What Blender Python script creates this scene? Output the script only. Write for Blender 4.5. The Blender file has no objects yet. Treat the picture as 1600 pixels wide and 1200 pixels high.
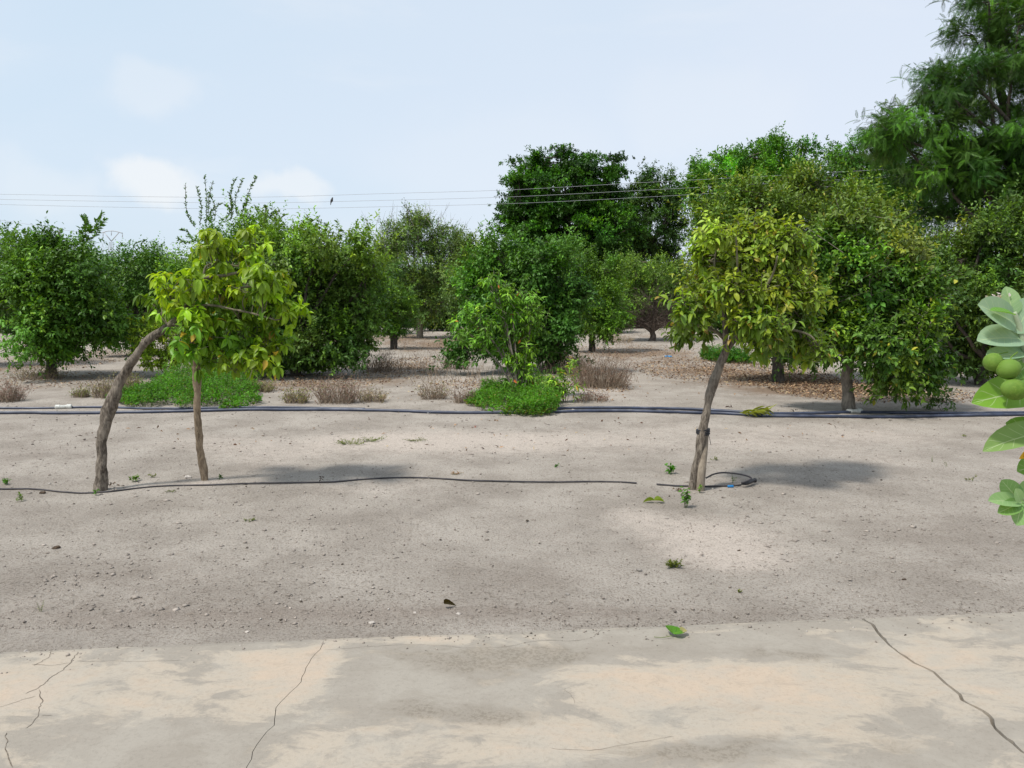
import bpy, math, random
import numpy as np
from mathutils import Vector
random.seed(7)
R = np.random.default_rng(11)
sc = bpy.context.scene
COL = sc.collection

# ------------------------------------------------------------------ camera
H, F, PITCH = 1.6, 1200.0, math.atan(132/1200.0)
cam_d = bpy.data.cameras.new('camera'); cam = bpy.data.objects.new('camera', cam_d); COL.objects.link(cam)
cam.location = (0, 0, H); cam.rotation_euler = (math.pi/2-PITCH, 0, 0)
cam_d.sensor_width = 36; cam_d.lens = 27; cam_d.clip_end = 3000; cam_d.clip_start = 0.05
sc.camera = cam
sc.view_settings.view_transform = 'Standard'; sc.view_settings.look = 'None'
sc.view_settings.exposure = 0.15; sc.view_settings.gamma = 1
sc.cycles.max_bounces = 6; sc.cycles.transparent_max_bounces = 4
sc.cycles.diffuse_bounces = 3; sc.cycles.glossy_bounces = 2; sc.cycles.transmission_bounces = 3

# ------------------------------------------------------------------ sky and sun
SUN = Vector((-0.87, -0.62, 1.75)).normalized()
w = bpy.data.worlds.new("World"); sc.world = w; w.use_nodes = True
nt = w.node_tree; nt.nodes.clear()
def nn(t, typ, **kw):
    n = t.nodes.new(typ)
    for k, v in kw.items(): setattr(n, k, v)
    return n
def cnv(t, v, sock):
    if isinstance(v, (int, float)): sock.default_value = v
    elif isinstance(v, (tuple, list)): sock.default_value = v if len(v) == len(sock.default_value) else tuple(v)+(1,)
    else: t.links.new(v, sock)
def math_(t, op, a, b=0.0, c=None, clamp=False):
    n = nn(t, 'ShaderNodeMath', operation=op, use_clamp=clamp); cnv(t, a, n.inputs[0]); cnv(t, b, n.inputs[1])
    if c is not None: cnv(t, c, n.inputs[2])
    return n.outputs[0]
def vmath(t, op, a, b=(0, 0, 0)):
    n = nn(t, 'ShaderNodeVectorMath', operation=op); cnv(t, a, n.inputs[0]); cnv(t, b, n.inputs[1])
    return n.outputs['Value'] if op in ('LENGTH', 'DISTANCE', 'DOT_PRODUCT') else n.outputs[0]
def mixc(t, f, a, b, mode='MIX'):
    n = nn(t, 'ShaderNodeMix', data_type='RGBA', blend_type=mode); cnv(t, f, n.inputs[0]); cnv(t, a, n.inputs[6]); cnv(t, b, n.inputs[7])
    return n.outputs[2]
def noise(t, vec, scale, detail=4, rough=.55, dist=0.0):
    n = nn(t, 'ShaderNodeTexNoise'); cnv(t, vec, n.inputs['Vector'])
    n.inputs['Scale'].default_value = scale; n.inputs['Detail'].default_value = detail
    n.inputs['Roughness'].default_value = rough; n.inputs['Distortion'].default_value = dist
    return n.outputs['Fac']
def maprange(t, v, a, b, c=0.0, d=1.0):
    n = nn(t, 'ShaderNodeMapRange', interpolation_type='SMOOTHSTEP'); cnv(t, v, n.inputs[0])
    for i, x in enumerate((a, b, c, d)): n.inputs[i+1].default_value = x
    return n.outputs[0]

def cray(px, py):
    d = Vector((px-800, F*math.cos(PITCH)+(600-py)*math.sin(PITCH), -F*math.sin(PITCH)+(600-py)*math.cos(PITCH)))
    return d
def G(px, py, z=0.0):            # a pixel of the photograph to the point of the ground it shows
    d = cray(px, py); t = (z-H)/d.z
    return Vector((d.x*t, d.y*t, z))
def P(px, py, Y):                # a pixel to the point at distance Y in front of the camera
    d = cray(px, py); t = Y/d.y
    return Vector((d.x*t, Y, H+d.z*t))

sky = nn(nt, 'ShaderNodeTexSky', sky_type='NISHITA', sun_disc=False)
sky.sun_elevation = math.asin(SUN.z); sky.sun_rotation = math.atan2(SUN.x, SUN.y) % (2*math.pi)
sky.altitude = 20; sky.air_density = 1.0; sky.dust_density = 2.0; sky.ozone_density = 1.2
tc = nn(nt, 'ShaderNodeTexCoord'); D0 = tc.outputs['Generated']
str1 = vmath(nt, 'MULTIPLY', D0, (1, 1, 2.2))
veil = noise(nt, str1, 1.7, 5, .5, .3)
wisp = noise(nt, vmath(nt, 'MULTIPLY', D0, (1, 1, 3.5)), 4.0, 6, .55, .2)
sx = nn(nt, 'ShaderNodeSeparateXYZ'); cnv(nt, D0, sx.inputs[0])
# thin milky overcast: whiter to the right and to the horizon
f1 = math_(nt, 'ADD', maprange(nt, veil, .35, .65, 0, .35), maprange(nt, sx.outputs[0], -.5, .5, 0.0, .55))
f1 = math_(nt, 'ADD', f1, maprange(nt, sx.outputs[2], .0, .35, .28, 0), clamp=True)
veilcol = mixc(nt, f1, (6.4, 7.9, 9.2), (7.9, 8.55, 9.6))
blobs = None
wob = nn(nt, 'ShaderNodeTexNoise'); cnv(nt, D0, wob.inputs['Vector']); wob.inputs['Scale'].default_value = 11; wob.inputs['Detail'].default_value = 9
dvec = vmath(nt, 'ADD', D0, vmath(nt, 'MULTIPLY', vmath(nt, 'SUBTRACT', wob.outputs['Color'], (.5, .5, .5)), (.13, .13, .08)))
for px, py, r, st, zs in ((250, 284, .075, 1.0, 2.5), (450, 290, .062, .75, 3.0), (235, 140, .075, .38, 2.0), (1110, 175, .15, .25, 2.2), (60, 290, .08, .35, 1.8), (780, 250, .20, .2, 2.2)):
    c = cray(px, py).normalized()
    dd = vmath(nt, 'LENGTH', vmath(nt, 'MULTIPLY', vmath(nt, 'SUBTRACT', dvec, tuple(c)), (1, 1, zs)))
    b = maprange(nt, dd, r*1.0, r*.42, 0, st)
    blobs = b if blobs is None else math_(nt, 'MAXIMUM', blobs, b)
wsp = maprange(nt, wisp, .5, .75, 0, .3)
cl = math_(nt, 'MAXIMUM', blobs, wsp, clamp=True)
vc = mixc(nt, cl, veilcol, (9.0, 9.3, 9.6))
skc = mixc(nt, .80, sky.outputs[0], vc)
bg = nn(nt, 'ShaderNodeBackground'); cnv(nt, skc, bg.inputs[0]); bg.inputs[1].default_value = 0.1
wo = nn(nt, 'ShaderNodeOutputWorld'); nt.links.new(bg.outputs[0], wo.inputs[0])

sd = bpy.data.lights.new('sun', 'SUN'); sd.energy = 3.7; sd.angle = math.radians(6.5); sd.color = (1.0, .955, .88)
so = bpy.data.objects.new('sun', sd); COL.objects.link(so); so.rotation_euler = SUN.to_track_quat('Z', 'Y').to_euler(); so.location = (-10, -5, 30)

# ------------------------------------------------------------------ helpers
def tag(o, label=None, cat=None, group=None, kind=None):
    if label: o['label'] = label
    if cat: o['category'] = cat
    if group: o['group'] = group
    if kind: o['kind'] = kind
    return o
def empty(name, loc, label, cat, group=None):
    o = bpy.data.objects.new(name, None); COL.objects.link(o); o.location = loc; o.empty_display_size = .2
    return tag(o, label, cat, group)
def link(name, me, mat, parent=None):
    o = bpy.data.objects.new(name, me); COL.objects.link(o)
    if mat:
        me.materials.clear(); me.materials.append(mat)
    if parent is not None:
        o.parent = parent; o.location = -parent.location       # meshes are given in world coordinates
    return o
def mesh(name, V, faces_list, smooth=False, col=None, luv=None):
    """faces_list: list of (m,k) int arrays"""
    me = bpy.data.meshes.new(name); V = np.asarray(V, np.float32)
    me.vertices.add(len(V)); me.vertices.foreach_set('co', V.ravel())
    loops = np.concatenate([f.ravel() for f in faces_list]).astype(np.int32)
    tot = np.concatenate([np.full(len(f), f.shape[1]) for f in faces_list]).astype(np.int32)
    st = np.concatenate([[0], np.cumsum(tot)[:-1]]).astype(np.int32)
    me.loops.add(len(loops)); me.loops.foreach_set('vertex_index', loops)
    me.polygons.add(len(tot)); me.polygons.foreach_set('loop_start', st); me.polygons.foreach_set('loop_total', tot)
    me.update(calc_edges=True)
    me.polygons.foreach_set('use_smooth', np.full(len(tot), bool(smooth)))
    if col is not None:
        a = me.attributes.new('Col', 'FLOAT_COLOR', 'POINT'); c = np.ones((len(V), 4), np.float32); c[:, :3] = col; a.data.foreach_set('color', c.ravel())
    if luv is not None:
        a = me.attributes.new('luv', 'FLOAT_VECTOR', 'POINT'); c = np.zeros((len(V), 3), np.float32); c[:, :2] = luv; a.data.foreach_set('vector', c.ravel())
    return me
_lat = np.random.default_rng(5).random((64, 64, 64)).astype(np.float32)
def vnoise(p, s=1.0):
    p = np.asarray(p, float)*s; i = np.floor(p).astype(int); f = p-i; f = f*f*(3-2*f); o = 0
    for a in (0, 1):
        for b in (0, 1):
            for c in (0, 1):
                wgt = (f[..., 0] if a else 1-f[..., 0])*(f[..., 1] if b else 1-f[..., 1])*(f[..., 2] if c else 1-f[..., 2])
                o = o+wgt*_lat[(i[..., 0]+a) % 64, (i[..., 1]+b) % 64, (i[..., 2]+c) % 64]
    return o*2-1
def fbm(p, s, o=4, g=.5):
    r = 0; a = 1
    for k in range(o): r = r+a*vnoise(np.asarray(p)+k*7.3, s*2**k); a *= g
    return r
def gz(x, y):                     # height of the soil
    p = np.stack(np.broadcast_arrays(np.asarray(x, float), np.asarray(y, float), 0.0), -1)
    z = .012*fbm(p, .55, 3)
    far = np.clip((np.asarray(y, float)-14)/20, 0, 1); z = z+.05*far*vnoise(p, .22)
    return z-.012
def gp(px, py):                   # a ground point with the soil height
    v = G(px, py); v.z = float(gz(v.x, v.y)); return v
def unit(a): return a/np.maximum(np.linalg.norm(a, axis=-1, keepdims=True), 1e-9)

class Tubes:
    """many tapering tubes joined in one mesh"""
    def __init__(s): s.V = []; s.Q = []; s.n = 0
    def add(s, pts, rad, sides=6, lump=0.0, cap=True, seed=0.0, flat=1.0):
        pts = np.array([tuple(p) for p in pts], float); n = len(pts)
        rad = np.interp(np.linspace(0, 1, n), np.linspace(0, 1, len(rad)), rad) if not np.isscalar(rad) else np.full(n, rad)
        T = np.gradient(pts, axis=0); T = unit(T)
        ref = np.array([0, 0, 1.0]) if abs(T[0, 2]) < .8 else np.array([1.0, 0, 0])
        u = np.cross(T[0], ref); u /= np.linalg.norm(u)
        ang = np.arange(sides)*2*math.pi/sides; rings = []
        for k in range(n):
            u = u-T[k]*np.dot(u, T[k]); u /= np.linalg.norm(u); v = np.cross(T[k], u)
            ring = pts[k]+rad[k]*(np.cos(ang)[:, None]*u+np.sin(ang)[:, None]*v*flat)
            rings.append(ring)
        V = np.array(rings)
        if lump:
            q = V.reshape(-1, 3); c = np.repeat(pts, sides, 0); d = q-c
            k = 1+lump*fbm(q*np.array([1, 1, .45])+seed, 22, 3)+lump*.8*vnoise(q*np.array([1, 1, .6])+seed, 7)
            V = (c+d*k[:, None]).reshape(V.shape)
        V = V.reshape(-1, 3)
        a = np.arange(n-1)[:, None]*sides+np.arange(sides); b = np.arange(n-1)[:, None]*sides+(np.arange(sides)+1) % sides
        Q = np.stack([a, b, b+sides, a+sides], -1).reshape(-1, 4)+s.n
        s.V.append(V); s.Q.append(Q); s.n += len(V)
        if cap:
            s.V.append(pts[[0, -1]]); 
            i0 = s.n; base = s.n-len(V)
            k = np.arange(sides); kn = (k+1) % sides
            s.Q.append(np.stack([base+kn, base+k, np.full(sides, i0), np.full(sides, i0)], -1)[:, :3])
            top = base+(n-1)*sides
            s.Q.append(np.stack([top+k, top+kn, np.full(sides, i0+1)], -1)); s.n += 2
    def mesh(s, name, smooth=True): return mesh(name, np.concatenate(s.V), s.Q, smooth)
def smooth_path(pts, n=24, wob=0.0, seed=0):
    pts = np.array([tuple(p) for p in pts], float); m = len(pts)
    if m == 2: out = pts[0]+(pts[1]-pts[0])*np.linspace(0, 1, n)[:, None]
    else:
        t = np.linspace(0, m-1, n); out = []
        for x in t:
            i = min(int(x), m-2); f = x-i
            p0 = pts[max(i-1, 0)]; p1 = pts[i]; p2 = pts[i+1]; p3 = pts[min(i+2, m-1)]
            out.append(.5*((2*p1)+(-p0+p2)*f+(2*p0-5*p1+4*p2-p3)*f*f+(-p0+3*p1-3*p2+p3)*f**3))
        out = np.array(out)
    if wob:
        out = out+wob*np.stack([fbm(out+seed+k*11, 3., 2) for k in range(3)], -1)*np.sin(np.linspace(0, math.pi, n))[:, None]
    return out
def stems(A, B, ra, rb):
    """many thin three-sided stems, returns V, quads"""
    A = np.asarray(A, float); B = np.asarray(B, float); T = unit(B-A)
    ref = np.where(np.abs(T[:, 2:3]) < .8, np.array([[0, 0, 1.]]), np.array([[1., 0, 0]]))
    u = unit(np.cross(T, ref)); v = np.cross(T, u); n = len(A); V = np.zeros((n, 6, 3))
    ra = np.broadcast_to(ra, n); rb = np.broadcast_to(rb, n)
    for k in range(3):
        c, s_ = math.cos(k*2.0944), math.sin(k*2.0944)
        V[:, k] = A+(c*u+s_*v)*ra[:, None]; V[:, k+3] = B+(c*u+s_*v)*rb[:, None]
    q = np.array([[0, 1, 4, 3], [1, 2, 5, 4], [2, 0, 3, 5]])
    return V.reshape(-1, 3), (np.arange(n)[:, None, None]*6+q).reshape(-1, 4)

# leaf templates: vertices (across, along, normal), faces, uv
def tmpl(rows, across=2, curl=.12, fold=.18, widths=None):
    """a leaf of `rows` segments, `across` columns each side of the midrib"""
    V = []; U = []; idx = []
    for i, (t, wd) in enumerate(rows):
        row = []
        for j in range(-across, across+1):
            f = j/across
            V.append((.5*wd*f, t, -curl*t*t+fold*.5*wd*abs(f))); U.append((f, t)); row.append(len(V)-1)
        idx.append(row)
    Fq = [(idx[i][j], idx[i][j+1], idx[i+1][j+1], idx[i+1][j]) for i in range(len(rows)-1) for j in range(2*across)]
    return np.array(V, float), np.array(Fq), np.array(U, float)
T_SMALL = (np.array([(0, 0, 0), (.5, .5, .1), (0, 1, -.08), (-.5, .5, .1), (0, .5, -.02)], float), np.array([(0, 1, 2, 4), (0, 4, 2, 3)]), np.array([(0, 0), (1, .5), (0, 1), (-1, .5), (0, .5)], float))
T_MID = tmpl([(0, .05), (.3, .85), (.62, .9), (1, .04)], 1, .16, .22)
T_BIG = tmpl([(0, .06), (.15, .45), (.35, .88), (.58, 1.0), (.8, .72), (.93, .35), (1, .05)], 2, .35, .25)
T_MILK = tmpl([(0, .16), (.06, .5), (.16, .82), (.3, .97), (.45, 1.0), (.6, .97), (.74, .86), (.86, .64), (.94, .38), (1, .04)], 4, .07, .16)
def frond_tmpl(pairs=10, ln=.24, wd=.042):
    V = []; Q = []; U = []
    def q(a, b, c, d):
        k = len(V); V.extend([a, b, c, d]); U.extend([(0, .5)]*4); Q.append((k, k+1, k+2, k+3))
    cz = lambda t: -.30*t*t
    for k in range(4):
        a, b = k/4, (k+1)/4
        q((-.006, a, cz(a)), (.006, a, cz(a)), (.006, b, cz(b)), (-.006, b, cz(b)))
    for i in range(pairs):
        t = .1+.88*i/(pairs-1); L = ln*(1-.55*abs(t-.45)/.55)
        for s in (-1, 1):
            x1, y1, z1 = s*L*.85, t+L*.45, cz(t)-L*.25
            q((0, t, cz(t)), (s*L*.45, t+L*.1, cz(t)-L*.05), (x1, y1, z1), (s*L*.38, t+L*.1+wd*1.6, cz(t)-L*.05))
    return np.array(V, float), np.array(Q), np.array(U, float)
T_FROND = frond_tmpl()
def leaves(name, Pp, D, N, L, W, col, T, droop=None):
    V0, Q0, U0 = T; n = len(Pp); k = len(V0)
    D = unit(D); S = unit(np.cross(D, N)); N = np.cross(S, D)
    V = Pp[:, None]+S[:, None]*(W[:, None, None]*V0[None, :, 0:1])+D[:, None]*(L[:, None, None]*V0[None, :, 1:2])+N[:, None]*(L[:, None, None]*V0[None, :, 2:3])
    if droop is not None:
        V[:, :, 2] -= (droop*L)[:, None]*V0[None, :, 1]**2
    Q = (np.arange(n)[:, None, None]*k+Q0[None]).reshape(-1, Q0.shape[1])
    return mesh(name, V.reshape(-1, 3), [Q], True, np.repeat(col, k, 0), np.tile(U0, (n, 1)))

# ------------------------------------------------------------------ materials
def mat(name):
    m = bpy.data.materials.new(name); m.use_nodes = True; t = m.node_tree
    return m, t, t.nodes['Principled BSDF'], t.nodes['Material Output']
def leafmat(name, trans=.28, rough=.45, spec=.35, veins=0.0, veincol=(.35, .45, .12), gain=1.0, back=None, tint=(1.03, 1.06, .64)):
    m, t, b, o = mat(name)
    a = nn(t, 'ShaderNodeAttribute', attribute_name='Col'); c = a.outputs['Color']
    c = mixc(t, 1.0, c, (gain*tint[0], gain*tint[1], gain*tint[2]), 'MULTIPLY')
    if back is not None:
        g = nn(t, 'ShaderNodeNewGeometry'); c = mixc(t, math_(t, 'MULTIPLY', g.outputs['Backfacing'], back[3]), c, back[:3])
    if veins:
        u = nn(t, 'ShaderNodeAttribute', attribute_name='luv'); s = nn(t, 'ShaderNodeSeparateXYZ'); t.links.new(u.outputs['Vector'], s.inputs[0])
        au = math_(t, 'ABSOLUTE', s.outputs[0]); mid = maprange(t, au, .045, .02)
        ph = math_(t, 'FRACT', math_(t, 'SUBTRACT', math_(t, 'MULTIPLY', s.outputs[1], 6.5), math_(t, 'MULTIPLY', math_(t, 'POWER', au, .8), 1.5)))
        lat = maprange(t, math_(t, 'ABSOLUTE', math_(t, 'SUBTRACT', ph, .5)), .06, .02)
        lat = math_(t, 'MULTIPLY', lat, maprange(t, au, .95, .6))
        tcn = nn(t, 'ShaderNodeTexCoord'); fine = noise(t, tcn.outputs['Object'], 60, 4)
        c = mixc(t, maprange(t, fine, .3, .8, 0, .35), c, mixc(t, 1.0, c, (.75, .9, .7), 'MULTIPLY'))
        c = mixc(t, math_(t, 'MULTIPLY', math_(t, 'MAXIMUM', mid, math_(t, 'MULTIPLY', lat, .55)), veins), c, veincol)
    t.links.new(c, b.inputs['Base Color']); b.inputs['Roughness'].default_value = rough; b.inputs['Specular IOR Level'].default_value = spec
    tr = nn(t, 'ShaderNodeBsdfTranslucent'); t.links.new(mixc(t, 1.0, c, (1.35, 1.3, .4), 'MULTIPLY'), tr.inputs[0])
    ms = nn(t, 'ShaderNodeMixShader'); ms.inputs[0].default_value = trans
    t.links.new(b.outputs[0], ms.inputs[1]); t.links.new(tr.outputs[0], ms.inputs[2]); t.links.new(ms.outputs[0], o.inputs[0])
    return m
M_LEAF = leafmat('orchard_leaves', .22, .45, .3, gain=1.45)
M_FAR = leafmat('tree_leaves', .2, .5, .25, gain=1.4)
M_SAP = leafmat('broad_leaves', .38, .45, .35, .4, (.36, .42, .10), gain=1.35)
M_MILK = leafmat('milkweed_leaves', .30, .55, .3, .75, (.46, .55, .34), tint=(1, 1, 1))
M_WEED = leafmat('weed_leaves', .35, .5, .3)
M_LITTER = leafmat('dead_leaves', .0, .8, .1, tint=(1, 1, 1))
def bark(name, c1, c2, scale=30, bump=.8):
    m, t, b, o = mat(name); tcn = nn(t, 'ShaderNodeTexCoord')
    v = vmath(t, 'MULTIPLY', tcn.outputs['Object'], (1, 1, .28))
    n1 = noise(t, v, scale, 6, .65, .6); n2 = noise(t, tcn.outputs['Object'], 5, 4)
    c = mixc(t, maprange(t, n1, .35, .68), c1, c2)
    c = mixc(t, maprange(t, n2, .45, .7, 0, .5), c, tuple(x*1.35 for x in c2))
    t.links.new(c, b.inputs['Base Color']); b.inputs['Roughness'].default_value = .9; b.inputs['Specular IOR Level'].default_value = .15
    bp = nn(t, 'ShaderNodeBump'); bp.inputs['Strength'].default_value = bump; bp.inputs['Distance'].default_value = .012
    t.links.new(n1, bp.inputs['Height']); t.links.new(bp.outputs[0], b.inputs['Normal'])
    return m
M_BARK = bark('grey_bark', (.13, .11, .09), (.29, .25, .205))
M_BARKD = bark('dark_bark', (.045, .038, .032), (.11, .092, .075))
M_BARKS = bark('sapling_bark', (.075, .06, .048), (.27, .23, .185), 55, 1.6)
M_TAN = bark('tan_wood', (.17, .125, .085), (.36, .28, .195), 45, 1.4)
M_TWIG = bark('twig_bark', (.10, .09, .06), (.2, .18, .12), 40, .2)
M_DRY = bark('dry_stems', (.15, .11, .08), (.30, .235, .17), 40, .2)
def plain(name, c, rough=.5, var=.25, scale=12, spec=.4, metal=0):
    m, t, b, o = mat(name); tcn = nn(t, 'ShaderNodeTexCoord'); n1 = noise(t, tcn.outputs['Object'], scale, 5)
    cc = mixc(t, maprange(t, n1, .35, .7, 0, 1), tuple(x*(1-var) for x in c), tuple(min(1, x*(1+var)+.01*var) for x in c))
    t.links.new(cc, b.inputs['Base Color']); b.inputs['Roughness'].default_value = rough; b.inputs['Specular IOR Level'].default_value = spec
    b.inputs['Metallic'].default_value = metal
    return m

# ---- soil
SH = 64
def gauss_sum(x, y, spots):
    o = np.zeros_like(x)
    for px, py, rpx, rpy, s in spots:
        c = G(px, py); a = G(px, py-rpy); b = G(px, py+rpy); ry = max(.05, abs(a.y-b.y)/2); rx = rpx*c.y/F
        o = o+s*np.exp(-(((x-c.x)/rx)**2+((y-c.y)/ry)**2))
    return o
def make_ground():
    def axis(lo, hi, step, far, n):
        core = np.arange(lo, hi, step); g = (np.geomspace(1, far, n)-1)
        return core, g
    cx, g = axis(-7, 7, .04, 500, 46); xs = np.concatenate([-7-g[::-1][:-1], cx, cx[-1]+g[1:]])
    cy, g = axis(2.6, 15, .035, 1200, 70); ys = np.concatenate([[-600, -200, -60, -20, -5, 0, 1.2, 2.0, 2.4], cy, cy[-1]+g[1:]])
    X, Y = np.meshgrid(xs, ys); Z = gz(X, Y)
    p = np.stack([X, Y, 0*X], -1); near = np.clip((26-Y)/12, 0, 1)*np.clip((12-np.abs(X))/4, 0, 1)
    Z = Z+near*(.0022*fbm(p, 3.2, 2)+.0045*vnoise(p, 17)*np.clip(vnoise(p, 1.3)+.35, 0, 1))
    n1 = fbm(p, .8, 4)
    rf = np.random.default_rng(31)                      # old footprints and small hollows
    for _ in range(110):
        fx, fy = rf.uniform(-5.5, 5.5), rf.uniform(4.0, 11.5); a_ = rf.uniform(0, 3.14); ii = (np.abs(X-fx) < .4) & (np.abs(Y-fy) < .4)
        u_ = (X[ii]-fx)*math.cos(a_)+(Y[ii]-fy)*math.sin(a_); v_ = -(X[ii]-fx)*math.sin(a_)+(Y[ii]-fy)*math.cos(a_); q_ = (u_/.15)**2+(v_/.065)**2
        Z[ii] += rf.uniform(.5, 1)*(-.011*np.exp(-q_)+.004*np.exp(-(np.sqrt(q_)-1.5)**2*5))
    pale = gauss_sum(X, Y, [(1090, 830, 150, 45, .8), (1160, 870, 130, 26, .5), (980, 800, 60, 20, .4), (760, 690, 300, 30, .55), (1350, 680, 250, 22, .55), (400, 690, 160, 22, .3), (640, 760, 200, 20, .3),
                            (320, 755, 40, 12, .5), (950, 600, 120, 30, .5), (700, 600, 80, 20, .3), (1480, 560, 60, 14, .4), (1250, 800, 100, 30, .2), (560, 690, 90, 14, .3)])
    dark = gauss_sum(X, Y, [(200, 900, 300, 60, .4), (1450, 830, 160, 50, .3), (850, 900, 130, 30, .35), (320, 960, 500, 26, .3), (900, 955, 600, 16, .4), (60, 700, 120, 26, .3)])
    litter_shade = gauss_sum(X, Y, [(640, 578, 60, 16, .8), (700, 540, 90, 10, .9), (1000, 552, 120, 14, .8), (1150, 585, 140, 20, .95), (1260, 600, 90, 16, .7), (740, 600, 60, 7, .5), (1360, 612, 140, 14, .8),
                           (130, 555, 150, 12, .7), (60, 600, 140, 18, .5), (480, 600, 120, 10, .7), (940, 600, 40, 10, .7), (1560, 575, 120, 18, .7), (30, 575, 80, 14, .6), (420, 640, 30, 5, .2),
                           (20, 540, 90, 12, .6), (560, 530, 200, 8, .7), (900, 525, 300, 6, .6), (1400, 540, 300, 10, .7), (200, 530, 200, 6, .6)])
    col = np.stack([np.clip(pale+.22*n1, 0, 1.2), np.clip(dark-.1*n1, 0, 1), np.clip(litter_shade*(1+.5*fbm(p, 2.2, 3)), 0, 1.2)], -1)
    ny, nx = X.shape; i = np.arange(ny-1)[:, None]*nx+np.arange(nx-1)
    Q = np.stack([i, i+1, i+1+nx, i+nx], -1).reshape(-1, 4)
    me = mesh('ground', np.stack([X, Y, Z], -1).reshape(-1, 3), [Q], True, col.reshape(-1, 3))
    m, t, b, o = mat('soil'); tcn = nn(t, 'ShaderNodeTexCoord'); v = tcn.outputs['Object']
    a = nn(t, 'ShaderNodeAttribute', attribute_name='Col'); s = nn(t, 'ShaderNodeSeparateColor'); t.links.new(a.outputs['Color'], s.inputs[0])
    big = noise(t, v, 1.3, 6, .6); med = noise(t, v, 9, 6, .65); fin = noise(t, v, 70, 6, .75); gr = noise(t, v, 230, 3, .7)
    c = mixc(t, maprange(t, big, .3, .7), (.312, .274, .236), (.440, .394, .345))
    c = mixc(t, maprange(t, math_(t, 'ADD', s.outputs[0], math_(t, 'MULTIPLY', math_(t, 'SUBTRACT', med, .5), .7)), .15, .8), c, (.54, .47, .41))
    c = mixc(t, math_(t, 'MULTIPLY', maprange(t, math_(t, 'ADD', s.outputs[1], math_(t, 'MULTIPLY', math_(t, 'SUBTRACT', med, .5), .8)), .1, .8), .75), c, (.27, .225, .19))
    c = mixc(t, maprange(t, math_(t, 'ADD', s.outputs[2], math_(t, 'MULTIPLY', math_(t, 'SUBTRACT', med, .5), 1.4)), .25, 1.0, 0, .8), c, mixc(t, maprange(t, fin, .35, .65), (.13, .085, .06), (.33, .235, .155)))  # brown litter, with the dark shade under the trees painted into the soil colour
    c = mixc(t, maprange(t, fin, .48, .64, .0, .85), c, mixc(t, 1.0, c, (.52, .49, .46), 'MULTIPLY'))
    c = mixc(t, maprange(t, noise(t, vmath(t, 'MULTIPLY', v, (1, 1.4, 1)), 26, 5, .7, .8), .56, .68, .0, .5), c, mixc(t, 1.0, c, (.62, .58, .55), 'MULTIPLY'))
    c = mixc(t, maprange(t, gr, .56, .75, .0, .5), c, mixc(t, 1.0, c, (1.45, 1.42, 1.4), 'MULTIPLY'))
    vo = nn(t, 'ShaderNodeTexVoronoi'); cnv(t, v, vo.inputs['Vector']); vo.inputs['Scale'].default_value = 34
    peb = maprange(t, vo.outputs['Distance'], .20, .10)
    sel = math_(t, 'GREATER_THAN', vo.outputs['Color'], .62)
    c = mixc(t, math_(t, 'MULTIPLY', math_(t, 'MULTIPLY', peb, sel), .35), c, (.5, .45, .4))
    t.links.new(c, b.inputs['Base Color']); b.inputs['Roughness'].default_value = .95; b.inputs['Specular IOR Level'].default_value = .1
    hgt = math_(t, 'ADD', math_(t, 'MULTIPLY', fin, .9), math_(t, 'ADD', math_(t, 'MULTIPLY', gr, .35), math_(t, 'MULTIPLY', med, 1.2)))
    bp = nn(t, 'ShaderNodeBump'); bp.inputs['Strength'].default_value = .75; bp.inputs['Distance'].default_value = .03
    t.links.new(hgt, bp.inputs['Height']); t.links.new(bp.outputs[0], b.inputs['Normal'])
    tag(link('ground', me, m), kind='structure')
make_ground()

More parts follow.
